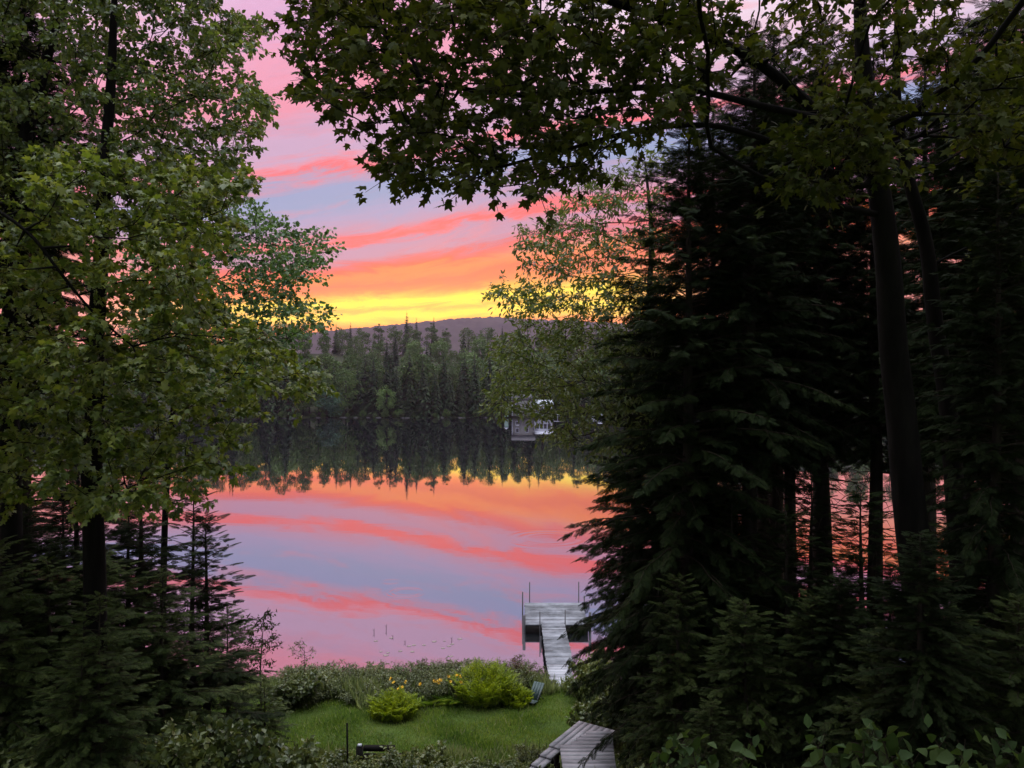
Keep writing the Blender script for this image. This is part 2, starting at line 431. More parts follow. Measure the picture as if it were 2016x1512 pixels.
# ------------------------------------------------------------------ conifers
def spray(nside=7, w=.055, ang=.9):
    """flat spray of needle-covered twiglets, length 1"""
    V = []; Fc = []
    def loz(a, b, w):
        a = np.array(a); b = np.array(b); d = b - a; s = np.array([-d[1], d[0]]) / (np.linalg.norm(d) + 1e-9) * w
        m = a + d * .45; i = len(V)
        V.extend([a, m + s, b, m - s]); Fc.append([i, i + 1, i + 2, i + 3])
    loz((0, 0), (0, 1), w * .8)
    for q in range(nside):
        t = .08 + .82 * q / nside
        for sgn in (-1, 1):
            L = .46 * (1 - t) ** .75 + .06
            a = ang - .25 * t
            t2 = t + (.04 if sgn > 0 else 0)
            loz((0, t2), (sgn * L * math.sin(a), t2 + L * math.cos(a)), w)
    V = np.array(V); z = -.18 * V[:, 1] ** 2 - .25 * np.abs(V[:, 0])
    return np.column_stack([V, z]), np.array(Fc)
SPRAY = spray(9, .034, .95); SPRAY_S = spray(7, .05)

def conifer_meshes(name, h, r0, cb, seed, nb=90, droop=.35, sp=.34, mneedle=None, mbark=None, tr=None, dead=10, tmpl=SPRAY, step=.11, top_up=.5, prof=.75, dens=1.0, shape=None):
    r = np.random.default_rng(seed)
    tr = tr or h * .016
    n = 12; zz = np.linspace(-.3, h, n); bend = np.cumsum(r.normal(size=(n, 2)) * .012 * h / 8, 0); bend -= bend[0]
    ax = lambda z: np.stack([np.interp(z, zz, bend[:, 0]), np.interp(z, zz, bend[:, 1]), z], -1)
    tmb = MB(); f = np.linspace(0, 1, n); tmb.tube(ax(zz), tr * (1 - f * .93), 9); tme = tmb.mesh(name + '_trunk', [mbark or M_BARK], True)
    cmb = MB(); A = []; Bs = []; RA = []; RB = []; SP = []; SD = []; SN = []; SS = []
    for b in range(nb):
        q = (b + r.uniform()) / nb; z = h * (cb + (1 - cb) * q ** .95)
        fr = (z / h - cb) / (1 - cb)
        L = r0 * ((1 - fr) ** prof if shape is None else np.interp(fr, *shape)) * r.uniform(.42, 1.18) + .06
        if r.uniform() < .12: continue
        az = b * 2.39996 + r.normal() * .5
        d = np.array([math.cos(az), math.sin(az), 0]); s = np.array([-d[1], d[0], 0])
        k = max(3, int(L / .16)); t = np.linspace(0, 1, k + 1)
        up = top_up * fr ** 2 * L - droop * (1 - fr) * L * .0
        zc = z + t * (top_up * fr + .10) * L - droop * (1.1 - fr) * t ** 1.7 * L
        wob = np.cumsum(r.normal(size=k + 1) * .03 * L / k ** .5)
        pts = ax(np.array([z]))[0][None] * [1, 1, 0] + d[None] * (t * L)[:, None] + s[None] * wob[:, None]; pts[:, 2] += zc
        rad = np.linspace(max(.006, L * .011), .003, k + 1)
        A.append(pts[:-1]); Bs.append(pts[1:]); RA.append(rad[:-1]); RB.append(rad[1:])
        m = max(3, int(L / step * dens)); ts = np.concatenate([np.linspace(.18, 1.0, m)])
        P0 = np.stack([np.interp(ts, t, pts[:, i]) for i in range(3)], 1)
        tan = norm(np.stack([np.interp(ts, t, np.gradient(pts[:, i])) for i in range(3)], 1))
        for sg in (-1, 1):
            a = r.normal(.8, .38, m) * (1 - .4 * ts)
            dd = norm(tan * np.cos(a)[:, None] + sg * s[None] * np.sin(a)[:, None] + np.array([0, 0, -.2]) + r.normal(size=(m, 3)) * .22)
            SP.append(P0); SD.append(dd); SN.append(np.array([0, 0, 1.0])[None] + r.normal(size=(m, 3)) * .5); SS.append(sp * r.uniform(.45, 1.35, m) * (1.15 - .5 * ts) * min(1, .45 + L / 1.2))
        SP.append(pts[-1:]); SD.append(tan[-1:]); SN.append(np.array([[0, 0, 1.0]]) + r.normal(size=(1, 3)) * .2); SS.append(np.array([sp * .9]))
    # leader
    for q in range(6):
        p = ax(np.array([h * (1 - .012 * q)])); SP.append(p); SD.append(norm(rand_dirs(1, r) * .7 + [[0, 0, 1]])); SN.append(rand_dirs(1, r)); SS.append(np.array([sp * .6]))
    for b in range(dead):
        z = h * cb * r.uniform(.25, 1); az = r.uniform(0, 6.28); L = r0 * r.uniform(.3, .8)
        d = np.array([math.cos(az), math.sin(az), 0]); p0 = ax(np.array([z]))[0]; p1 = p0 + d * L * .6 + [0, 0, -.05 * L]; p2 = p0 + d * L + [0, 0, -.25 * L] + r.normal(size=3) * .05
        A.append(np.array([p0, p1])); Bs.append(np.array([p1, p2])); RA.append(np.array([.012, .008])); RB.append(np.array([.008, .003]))
    cmb.frusta(np.concatenate(A), np.concatenate(Bs), np.concatenate(RA), np.concatenate(RB), 4, 1)
    cmb.inst(*tmpl, np.concatenate(SP), basis(np.concatenate(SD), np.concatenate(SN)), np.concatenate(SS), 0)
    return tme, cmb.mesh(name + '_crown', [mneedle or M_NEEDLE, M_TWIG])

def place_conifer(meshes, name, label, group, px, Y, scale, rz=0.0, lean=(0, 0), sz=1.0, cat='tree', sink=.0):
    X = (px - 1008) / F * Y
    o = empty(name, (X, Y, float(zg(X, Y)) - .05 - sink), label, cat, group, rz)
    o.rotation_euler = (lean[0], lean[1], rz); o.scale = (scale, scale, scale * sz)
    link('trunk', meshes[0], o); link('crown', meshes[1], o)
    return o

# ================================================================== THINGS
def G(px, Y, dz=0.0):
    X = (px - 1008) / F * Y
    return np.array([X, Y, float(zg(X, Y)) + dz])
R = np.random.default_rng(21)

# ------------------------------------------------------------------ broadleaf trees near the camera
g0 = G(190, 9.6, -.1)
grow_tree('maple_tree', 'large yellow-green maple filling the left edge, its thick dark trunk rising from the firs', None,
          [g0, P(188, 1100, 9.6), P(182, 800, 9.5), P(200, 480, 9.4), P(215, 200, 9.5), P(230, -80, 9.6)], .15,
          sample_poly([(-230, 330), (130, 320), (470, 350), (440, 440), (390, 540), (450, 640), (590, 700), (610, 735), (560, 770), (470, 810), (430, 880), (380, 950), (250, 985), (-230, 985)], 300, 7.2, 10.6, R),
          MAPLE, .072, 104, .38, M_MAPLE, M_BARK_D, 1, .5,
          extra=[([P(-60, 380, 7.4), P(60, 455, 7.4), P(120, 540, 7.5), P(190, 625, 7.7), P(262, 682, 7.9)], .022, .007)])
grow_tree('birch_tree', 'tall fine-leaved birch crown hanging into the upper left corner above the maple', None,
          [G(28, 10.5, -.1), P(24, 1100, 10.5), P(20, 700, 10.6), P(25, 350, 10.7), P(110, 60, 10.8), P(190, -230, 11)], .16,
          sample_poly([(-230, -230), (500, -230), (445, 0), (488, 60), (462, 120), (500, 180), (512, 260), (478, 300), (455, 350), (400, 410), (300, 430), (-230, 430)], 520, 9, 13, R),
          OVAL, .070, 104, .36, M_BIRCH, M_BARK_D, 2, .6)
grow_tree('aspen_tree', 'pale blue-green aspen reaching out over the water right of the maple', None,
          [G(318, 16.5, -.1), P(322, 1000, 16.5), P(345, 760, 16.5), P(385, 560, 16.4), P(400, 400, 16.4), P(395, 330, 16.4)], .075,
          sample_poly([(310, 350), (430, 385), (515, 410), (555, 455), (620, 458), (640, 495), (615, 560), (575, 575), (645, 632), (580, 655), (545, 690), (470, 760), (300, 760), (260, 500)], 330, 14.5, 18, R),
          ROUND, .078, 46, .4, M_ASPEN, M_BARK_D, 3, .8)
cq = np.random.default_rng(77); cY = cq.uniform(-1.5, 8.5, 300); cX = cq.uniform(.9, 10, 300)
shade_canopy = np.stack([cX, cY, CAMZ + .56 * np.maximum(cY, 2.5) + cq.uniform(.5, 3.2, 300)], 1)  # unseen maple crown points added above the view to shade the right side
limbs = [([P(1700, 330, 7.3), P(1600, 210, 7.2), P(1480, 110, 7.0), P(1330, 45, 6.8), P(1160, -10, 6.6)], .075, .03),
         ([P(1690, 250, 7.3), P(1500, 210, 6.9), P(1330, 165, 6.6), P(1180, 180, 6.4), P(1000, 190, 6.2), P(830, 160, 6.0)], .045, .010),
         ([P(1700, 380, 7.3), P(1560, 290, 7.0), P(1400, 240, 6.8), P(1250, 255, 6.6), P(1130, 290, 6.5), P(980, 330, 6.4)], .04, .009),
         ([P(1715, 330, 7.4), P(1820, 190, 7.3), P(1930, 150, 7.1), P(2060, 110, 7.0)], .045, .02),
         ([P(1720, 420, 7.3), P(1600, 395, 6.7), P(1500, 350, 6.5), P(1400, 290, 6.4)], .03, .01)]
grow_tree('maple_tree', 'big maple on the right whose leafy limb overhangs the sunset, trunk nearly black', None,
          [G(1830, 7.6, -.1), P(1812, 1250, 7.6), P(1780, 900, 7.5), P(1745, 560, 7.4), P(1722, 300, 7.3), P(1700, 100, 7.3), P(1690, -150, 7.3)], .185,
          np.vstack([sample_poly([(575, -220), (568, 30), (640, 110), (600, 180), (650, 215), (715, 200), (775, 290), (740, 365), (800, 372), (900, 345), (1010, 362), (1090, 362), (1180, 320), (1300, 250), (1400, 190), (1420, -220)], 320, 5.2, 8.0, R),
          sample_poly([(1400, -220), (1400, 120), (1700, 90), (2150, 60), (2150, -220)], 60, 5.2, 8.0, R), sample_poly([(1560, 260), (1560, 390), (1640, 370), (1740, 330), (1755, 200), (1640, 180)], 26, 5.4, 6.6, R), sample_poly([(1850, 120), (1900, 260), (2150, 330), (2150, 90)], 36, 5.4, 7.2, R), shade_canopy]),
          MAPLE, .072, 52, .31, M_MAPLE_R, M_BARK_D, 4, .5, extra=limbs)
grow_tree('cherry_tree', 'narrow-leaved cherry tree spreading over the lake in front of the cottage', None,
          [G(1300, 15, -.1), P(1300, 1100, 15), P(1290, 850, 15), P(1275, 640, 15), P(1285, 450, 15), P(1270, 320, 15)], .11,
          np.vstack([sample_poly([(1320, 300), (1190, 350), (1130, 395), (1080, 420), (1025, 470), (1030, 520), (1100, 540), (985, 562), (975, 590), (1050, 620), (1300, 620)], 135, 13, 17, R),
                     sample_poly([(1300, 620), (1050, 630), (980, 680), (970, 770), (965, 790), (1020, 815), (1090, 830), (1080, 860), (1180, 880), (1320, 880)], 190, 13, 17, R)]),
          NARROW, .10, 46, .38, M_CHERRY, M_BARK, 5, .8, sag=.02)
grow_tree('sapling_tree', 'small light-green sapling at the water edge right of the left-hand firs', None,
          [G(515, 19.5, -.05), P(512, 1330, 19.5), P(516, 1260, 19.5), P(520, 1210, 19.5)], .025,
          sample_poly([(470, 1230), (500, 1205), (535, 1200), (545, 1270), (530, 1320), (490, 1330), (440, 1320)], 40, 19, 20.2, R),
          NARROW, .09, 22, .22, M_FIR, M_TWIG, 6, .8)
grow_tree('sapling_tree', 'sparse bare-stemmed sapling standing alone above the shore shrubs', None,
          [G(602, 22, -.05), P(600, 1330, 22), P(600, 1290, 22), P(598, 1262, 22)], .012,
          sample_poly([(572, 1275), (600, 1256), (622, 1275), (612, 1305), (580, 1305)], 13, 21.8, 22.3, R),
          OVAL, .05, 8, .16, M_SHRUB_D, M_TWIG, 7, .8)
grow_tree('leaning_tree', 'slender dark tree leaning left against the big maple trunk on the right', None,
          [G(1905, 8.6, -.1), P(1890, 1100, 8.6), P(1862, 800, 8.5), P(1835, 560, 8.4), P(1790, 350, 8.2), P(1760, 200, 8.1), P(1770, -100, 8.2)], .12,
          sample_poly([(1500, -220), (1560, 60), (1640, 150), (1850, 60), (2000, 60), (2120, 300), (2150, 600), (1950, 420), (1880, 300), (1700, -220)], 90, 8, 10.5, R),
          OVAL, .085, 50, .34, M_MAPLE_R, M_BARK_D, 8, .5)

# ------------------------------------------------------------------ conifers
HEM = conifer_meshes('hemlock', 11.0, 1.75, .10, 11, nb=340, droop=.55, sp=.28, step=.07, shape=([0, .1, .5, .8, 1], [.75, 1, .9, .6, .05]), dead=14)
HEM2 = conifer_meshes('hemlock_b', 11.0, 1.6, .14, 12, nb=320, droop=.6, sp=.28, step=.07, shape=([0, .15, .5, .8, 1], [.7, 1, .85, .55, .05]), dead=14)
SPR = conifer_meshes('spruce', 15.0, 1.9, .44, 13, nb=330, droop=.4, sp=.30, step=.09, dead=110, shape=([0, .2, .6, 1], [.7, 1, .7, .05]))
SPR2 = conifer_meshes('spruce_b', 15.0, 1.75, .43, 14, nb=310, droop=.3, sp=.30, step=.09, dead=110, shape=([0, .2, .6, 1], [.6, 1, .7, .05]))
FIR = conifer_meshes('fir', 4.0, 1.25, .04, 15, nb=150, droop=.34, sp=.22, prof=.6, mneedle=M_FIR, dead=0, top_up=.35, step=.06)
FIR2 = conifer_meshes('fir_b', 4.0, 1.1, .05, 16, nb=130, droop=.30, sp=.21, prof=.6, mneedle=M_FIR, dead=0, top_up=.35, step=.06)
SAP = conifer_meshes('sapling_fir', 4.5, .85, .05, 17, nb=125, droop=.2, sp=.22, mneedle=M_NEEDLE, dead=2, top_up=.5, step=.075, tmpl=SPRAY_S)
FIRL = conifer_meshes('open_fir', 4.0, 1.25, .04, 25, nb=150, droop=.34, sp=.22, prof=.6, mneedle=M_FIR_LIT, dead=0, top_up=.35, step=.06)
FIRL2 = conifer_meshes('lit_fir_b', 4.0, 1.1, .05, 26, nb=130, droop=.30, sp=.21, prof=.6, mneedle=M_FIR_LIT, dead=0, top_up=.35, step=.06)
MH = {id(FIRL): 4, id(FIRL2): 4, id(HEM): 11, id(HEM2): 11, id(SPR): 15, id(SPR2): 15, id(FIR): 4, id(FIR2): 4, id(SAP): 4.5}
def con(meshes, name, label, px, Y, top, rz, group=None, wide=1.0, lean=(0, 0)):
    zt = CAMZ + (756 - top) / F * Y; zb = float(zg((px - 1008) / F * Y, Y))
    s = (zt - zb) / MH[id(meshes)]
    o = place_conifer(meshes, name, label, group, px, Y, s, rz, lean)
    o.scale = (s * wide, s * wide, s)
    return o
# right-hand wall
con(HEM, 'hemlock_tree', 'tall black hemlock whose ragged left side borders the water beside the dock', 1345, 12.6, 215, .4, wide=1.0)
con(HEM2, 'hemlock_tree', 'lower hemlock beside the gangway, tips of its boughs over the dock platform', 1290, 14.4, 560, 2.2, wide=.92)
con(HEM2, 'hemlock_tree', 'dense hemlock close behind the tall black hemlock', 1400, 15.0, 200, 4.0, wide=.8)
GR = 'dark spruces with bare lower trunks on the right'
con(SPR, 'spruce_tree', 'dark spruce with a thick bare trunk left of the pink water gap', 1470, 13.0, 60, .3, GR)
con(SPR2, 'spruce_tree', 'thin spruce trunk standing second from left in the pink water gap', 1524, 16.0, 60, 1.4, GR, .9)
con(SPR, 'spruce_tree', 'slim spruce trunk in the middle of the pink water gap', 1562, 17.0, 130, 2.5, GR, .8)
con(SPR2, 'spruce_tree', 'lone dark spruce trunk at the right of the pink water gap', 1622, 14.5, 40, 3.3, GR, .9)
con(SPR2, 'spruce_tree', 'dark spruce right of the big maple trunk, water showing to its left', 1905, 11.5, 40, 5.1, GR)
con(SPR, 'spruce_tree', 'dark spruce cut by the right edge of the view', 2020, 10.0, -150, .9, GR)
con(SPR2, 'spruce_tree', 'spruce deep in shade behind the big maple trunk', 1720, 14.0, 90, 1.1, wide=.85)
con(SPR, 'spruce_tree', 'spruce in the dark right corner behind the leaning tree', 1965, 13.0, 120, 2.9, wide=.9)
for px, Y, top, rz, ms, w, lab in [(1500, 18.0, 170, .7, SPR, .95, 'spruce filling the gap behind the spruce trunks, leftmost of the back row'), (1610, 19.0, 150, 1.9, SPR2, 1.0, 'spruce behind the middle of the spruce trunks in the back row'), (1830, 17.5, 110, 3.7, SPR, 1.0, 'spruce behind the gap between the big maple trunk and leaning tree'), (1260, 17.5, 640, 5.0, HEM, 1.0, 'shortest hemlock standing at the shore behind the dock-side hemlock'), (2130, 11.0, -100, 2.6, HEM, 1.0, 'hemlock half outside the right edge of the view')]:
    con(ms, 'spruce_tree' if ms in (SPR, SPR2) else 'hemlock_tree', lab, px, Y, top, rz, 'conifers in the back row on the right', w)
for px, Y, top, rz, ms, w, lab in [(1390, 13.5, 780, 1.7, HEM2, 1.3, 'half-height hemlock left of the pink water gap'), (1462, 14.0, 1130, .2, HEM, 1.9, 'low hemlock below the left end of the pink water gap'), (1572, 13.2, 1150, 2.2, HEM2, 1.9, 'low hemlock below the middle of the pink water gap'), (1668, 12.6, 1120, 3.1, HEM, 1.7, 'low hemlock closing the right end of the pink water gap'), (1750, 12.0, 1110, 4.4, HEM2, 1.4, 'low hemlock just behind the big maple trunk'), (1990, 11.0, 830, 5.2, HEM, 1.2, 'half-height hemlock right of the leaning tree'),
        (1815, 6.5, 1040, .5, HEM2, 1.5, 'young hemlock veiling the lower part of the big maple trunk'), (1650, 9.4, 1130, 1.5, HEM, 1.5, 'low hemlock left of the big maple trunk'), (1960, 7.6, 330, 3.6, HEM2, .9, 'slim hemlock nearest to the right edge of the view')]:
    con(ms, 'hemlock_tree', lab, px, Y, top, rz, 'undergrowth hemlocks on the right', w)
for px, Y, top, rz, w, lab in [(1445, 12.0, 985, .4, 1.2, 'see-through sapling fir before the left end of the pink water gap'), (1545, 11.4, 1000, 1.9, 1.3, 'see-through sapling fir in the middle of the pink water gap'), (1688, 11.0, 965, 3.0, 1.4, 'see-through sapling fir left of the big maple trunk'), (1880, 10.4, 990, 4.2, 1.4, 'see-through sapling fir between the big maple trunk and the leaning tree'), (1600, 12.5, 930, 5.0, 1.2, 'thinnest sapling fir in the pink water gap')]:
    con(SAP, 'fir_tree', lab, px, Y, top, rz, 'sapling firs in the pink water gap', w)
GF = 'young firs under the right-hand trees'
for px, Y, top, rz, ms, lab, w in [
    (1300, 11.8, 1310, .2, FIR, 'low young fir at the right end of the wooden stairs', 1.1),
    (1335, 11.0, 1130, 1.3, FIR2, 'young fir at the foot of the tall black hemlock', 1.0),
    (1470, 9.8, 1180, 2.1, FIR, 'broad young fir with lit green tips in front of the spruce trunks', 1.25),
    (1600, 9.6, 1165, 3.0, FIR2, 'young fir below the middle of the pink water gap', 1.2),
    (1735, 6.9, 1225, 4.2, FIR, 'bushy fir left of the big maple trunk base', 1.2),
    (1870, 6.7, 1195, 5.3, FIR2, 'young fir right of the big maple trunk base', 1.2),
    (2010, 6.6, 1170, .8, FIR, 'young fir in the bottom right corner', 1.2),
    (1400, 8.8, 1370, 2.6, FIR2, 'smallest fir at the bottom edge beneath the broad young fir', 1.3)]:
    con(ms, 'fir_tree', lab, px, Y, top, rz, GF, w)
# left-hand firs
con(SPR2, 'spruce_tree', 'dark spruce trunk at the far left edge under the maple', -25, 11.5, -200, 2.0, 'dark spruces on the left', .8)
con(SPR, 'spruce_tree', 'slim dark spruce trunk just right of the far left edge', 52, 12.0, -100, 4.4, 'dark spruces on the left', .75)
for px, Y, top, rz, ms, lab, w in [
    (150, 13.0, 900, 2.5, HEM, 'small hemlock behind the thick maple trunk on the left', 1.5),
    (-40, 12.6, 880, 4.1, HEM2, 'small hemlock at the left edge behind the firs', 1.5),
    (255, 13.6, 985, 1.1, HEM2, 'small hemlock right of the thick maple trunk', 1.3),
    (60, 11.0, 1000, 5.5, HEM, 'small dense hemlock between the left edge and the maple trunk', 1.4),
    (386, 14.2, 955, .5, SAP, 'spindly young fir with see-through crown standing against the lake', 1.1),
    (404, 14.6, 1010, 2.4, SAP, 'second spindly fir just right of the tallest spindly one', 1.25),
    (280, 12.5, 900, 1.8, SAP, 'sparse fir in front of the reflected sky left of the spindly firs', 1.3),
    (120, 12.0, 960, 3.1, SAP, 'sparse fir near the left edge with reflected sky between boughs', 1.3),
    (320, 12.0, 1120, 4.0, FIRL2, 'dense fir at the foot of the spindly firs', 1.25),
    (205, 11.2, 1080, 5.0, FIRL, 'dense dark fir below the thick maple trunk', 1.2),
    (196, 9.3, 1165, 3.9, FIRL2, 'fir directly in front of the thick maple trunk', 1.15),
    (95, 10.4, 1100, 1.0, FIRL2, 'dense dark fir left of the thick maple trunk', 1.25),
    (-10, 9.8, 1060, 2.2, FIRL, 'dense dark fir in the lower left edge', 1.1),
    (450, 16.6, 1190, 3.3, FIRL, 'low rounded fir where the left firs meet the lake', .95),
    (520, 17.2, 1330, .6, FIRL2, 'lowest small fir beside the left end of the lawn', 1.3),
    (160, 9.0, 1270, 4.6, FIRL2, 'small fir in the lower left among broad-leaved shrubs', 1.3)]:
    con(ms, 'fir_tree', lab, px, Y, top, rz, 'young firs on the left', w)

# ------------------------------------------------------------------ shrubs, ferns, weeds
def shrub_meshes(name, h, rad, stems, per, leaf, leafT, mleaf, seed, upright=.6, tilt=.7):
    r = np.random.default_rng(seed); smb = MB(); fmb = MB(); A = []; Bs = []; C = []; D = []
    for s in range(stems):
        az = r.uniform(0, 6.28); out = rad * math.sqrt(r.uniform(.02, 1)); H = h * r.uniform(.55, 1.05) * (1 - .35 * (out / rad) ** 2)
        b = np.array([math.cos(az) * out * .10, math.sin(az) * out * .10, -.05]); tp = np.array([math.cos(az) * out, math.sin(az) * out, H])
        m = (b + tp) / 2 + np.array([0, 0, .12 * h]); pts = [b, m, tp]
        A += [b, m]; Bs += [m, tp]
        for q in np.linspace(.35, 1, 5):
            p = (1 - q) ** 2 * b + 2 * q * (1 - q) * m + q * q * tp
            C.append(p); D.append(norm(tp - m))
    smb.frusta(A, Bs, np.full(len(A), .006 * max(1, h)), np.full(len(A), .003 * max(1, h)), 4)
    leafy(fmb, np.array(C), np.array(D), leafT, leaf, per, .16 * max(h, .6), r, tilt, 1, ntw=4, flat=.9)
    return smb.mesh(name + '_stems', [M_TWIG]), fmb.mesh(name + '_foliage', [mleaf, M_TWIG])
def put_shrub(ms, name, label, px, Y, s, rz, group=None, sz=1.0, cat='shrub', py=None):
    p = G(px, Y)
    o = empty(name, p, label, cat, group, rz); o.scale = (s, s, s * sz)
    link('stems', ms[0], o); link('foliage', ms[1], o); return o
SH = [shrub_meshes('shore_shrub', .9, .75, 46, 24, .055, NARROW, M_SHRUB, 31, tilt=.9), shrub_meshes('shore_shrub_b', .8, .8, 46, 24, .05, OVAL, M_SHRUB, 32), shrub_meshes('shore_shrub_c', 1.0, .7, 40, 22, .05, NARROW, M_SHRUB_D, 33)]
k = 0
for row, (Y0, n, a, b) in enumerate([(23.0, 12, 552, 1040), (22.2, 10, 560, 1030), (21.4, 8, 575, 985)]):
    for i in range(n):
        px = a + (b - a) * (i + R.uniform(.2, .8)) / n
        put_shrub(SH[k % 3], 'shore_shrub', 'grey-green twiggy shrub in the band between lawn and lake', px, Y0 + R.uniform(-.25, .25), R.uniform(.8, 1.1) * (1.0 if row < 2 else .85), R.uniform(0, 6), 'shrubs along the shore', R.uniform(.75, .95) * (1.05 if px > 850 else .95)); k += 1
LS = shrub_meshes('leafy_shrub', .9, .8, 30, 22, .10, OVAL, M_SHRUB_D, 34)
LS2 = shrub_meshes('leafy_shrub_b', .8, .8, 30, 22, .09, OVAL, M_WEED, 35)
RS = shrub_meshes('reddish_shrub', .9, .5, 22, 14, .05, NARROW, M_REDLEAF, 36)
put_shrub(RS, 'reddish_shrub', 'reddish twiggy shrub between the larger fern clump and the gangway', 1020, 22.6, 1.05, .3)
put_shrub(SH[1], 'shore_shrub', 'dark shrub spreading right of the slanted green board beside the ramp', 1062, 22.4, .62, 1.3)
put_shrub(LS2, 'leafy_shrub', 'sunlit bush right of the gangway under the hemlock boughs', 1165, 21.5, 1.0, .8, None, 1.25)
put_shrub(LS, 'leafy_shrub', 'dark bush at the right edge of the lawn below the hemlock', 1190, 18.6, 1.0, 2.8, None, 1.1)
put_shrub(LS2, 'leafy_shrub', 'pale bush behind the ramp among pink reflections', 1180, 23.2, .8, 2.2, None, 1.5)
put_shrub(LS, 'leafy_shrub', 'rounded dark-hearted bush at the left end of the shrub band', 592, 20.8, 1.0, 1.7, None, .95)
# foreground plants on the slope
FG = 'leafy weeds on the slope at the bottom of the view'
for i, (px, Y, s, sz) in enumerate([(30, 9.4, .9, 1.1), (150, 9.8, .8, 1.0), (255, 10.6, .95, 1.0), (340, 11.2, 1.0, 1.1), (430, 11.6, .95, 1.15), (500, 12.4, .9, 1.1), (560, 13.2, .85, 1.0), (95, 8.8, .9, 1.0), (380, 10.4, .9, .9), (300, 12.2, .9, 1.0), (480, 14.2, .9, 1.0), (545, 15.0, .8, .9), (420, 10.2, 1.0, 1.2), (300, 9.6, 1.0, 1.15), (515, 11.6, .95, 1.15), (590, 12.6, .9, 1.1)]):
    put_shrub([LS, LS2][i % 2], 'slope_shrub', 'mid-green broad-leaved shrub on the lower left slope', px, Y, s, R.uniform(0, 6), 'broad-leaved shrubs on the lower left slope', sz)
put_shrub(LS, 'pale_shrub', 'pale blue-green bush left of the dark timber bed at the bottom', 622, 15.2, .78, 1.1, None, 1.0)
put_shrub(LS2, 'pale_shrub', 'pale-flecked shrub at the bottom edge right of the dark timber bed', 845, 14.0, .82, 2.0, None, 1.0)
put_shrub(LS2, 'pale_shrub', 'low pale shrub growing inside the dark timber bed', 778, 14.3, .8, 3.0, None, .9)
for i, (px, Y, s) in enumerate([(590, 13.6, .7), (660, 14.0, .7), (720, 13.4, .6), (800, 13.2, .7), (900, 13.6, .62), (960, 14.0, .6), (1010, 14.3, .55), (870, 15.2, .45), (930, 15.4, .45), (700, 15.6, .4)]):
    put_shrub([LS2, LS][i % 2], 'slope_shrub', 'low weedy plant along the bottom edge of the lawn', px, Y, s, R.uniform(0, 6), FG, .9)
# big-leaved plant at the bottom right
BL = shrub_meshes('bigleaf', .8, .6, 8, 7, .12, OVAL, leaf_mat('sapling_leaf', (.02, .038, .012), (.038, .07, .02), (.08, .115, .035), .6, .15, .3), 37, tilt=.5)
for i, (px, Y, s, lab) in enumerate([(1400, 7.0, .92, 'broad-leaved sapling at the bottom right, leftmost of its row'), (1690, 5.9, .92, 'broad-leaved sapling with pale upright leaves at the bottom right'), (1800, 5.8, .95, 'tallest broad-leaved sapling at the bottom right edge'), (1940, 5.7, .86, 'broad-leaved sapling in the very bottom right corner')]):
    put_shrub(BL, 'broadleaf_sapling', lab, px, Y, s, R.uniform(0, 6), 'broad-leaved saplings at the bottom right', 1.25)

def fern_clump(label, px, Y, rad, h, nfr, seed, name='fern_clump'):
    r = np.random.default_rng(seed); p = G(px, Y); o = empty(name, p, label, 'fern')
    smb = MB(); fmb = MB(); A = []; Bs = []; PP = []; PD = []; PN = []; PS = []
    for i in range(nfr):
        az = r.uniform(0, 6.28); rr = math.sqrt(r.uniform(0, 1)); b = np.array([math.cos(az), math.sin(az), 0]) * rad * rr * .82; b[2] = -.03
        az2 = az + r.normal() * .9; d = np.array([math.cos(az2), math.sin(az2), 0]); L = h * r.uniform(.6, 1.1) * (1.05 - .4 * rr * rr)
        t = np.linspace(0, 1, 9); pts = b + d * (L * (.15 + .38 * rr) * t ** 1.8)[:, None] + np.array([0, 0, 1]) * (L * (1.0 * t - .2 * t ** 4))[:, None]
        A.append(pts[:-1]); Bs.append(pts[1:])
        ts = np.linspace(.2, 1, 17); P0 = np.stack([np.interp(ts, t, pts[:, q]) for q in range(3)], 1)
        tan = norm(np.stack([np.interp(ts, t, np.gradient(pts[:, q])) for q in range(3)], 1)); s = np.array([-d[1], d[0], 0])
        for sg in (-1, 1):
            PP.append(P0); PD.append(norm(sg * s[None] + tan * .7 + r.normal(size=tan.shape) * .25)); PN.append(np.cross(tan, np.broadcast_to(s, tan.shape)) * -1 + r.normal(size=tan.shape) * .35)
            PS.append(.125 * r.uniform(.7, 1.25) * (np.sin(np.clip(ts, 0, 1) ** .8 * math.pi * .93 + .06).clip(.12, 1)))
    smb.frusta(np.concatenate(A), np.concatenate(Bs), np.full(sum(map(len, A)), .005), np.full(sum(map(len, A)), .004), 3)
    fmb.inst(*simple_leaf(.17, .05, .3), np.concatenate(PP), basis(np.concatenate(PD), np.concatenate(PN)), np.concatenate(PS))
    smb.build('stems', M_GRASS, o); fmb.build('fronds', M_FERN, o); return o
fern_clump('bright yellow-green fern clump alone in the middle of the lawn', 775, 20.3, .72, .74, 160, 41)
fern_clump('largest bright fern clump at the back of the lawn left of the ramp', 952, 21.2, .86, 1.22, 240, 42)
fern_clump('small fern clump in front of the slanted green board', 1015, 21.0, .44, .66, 60, 43)

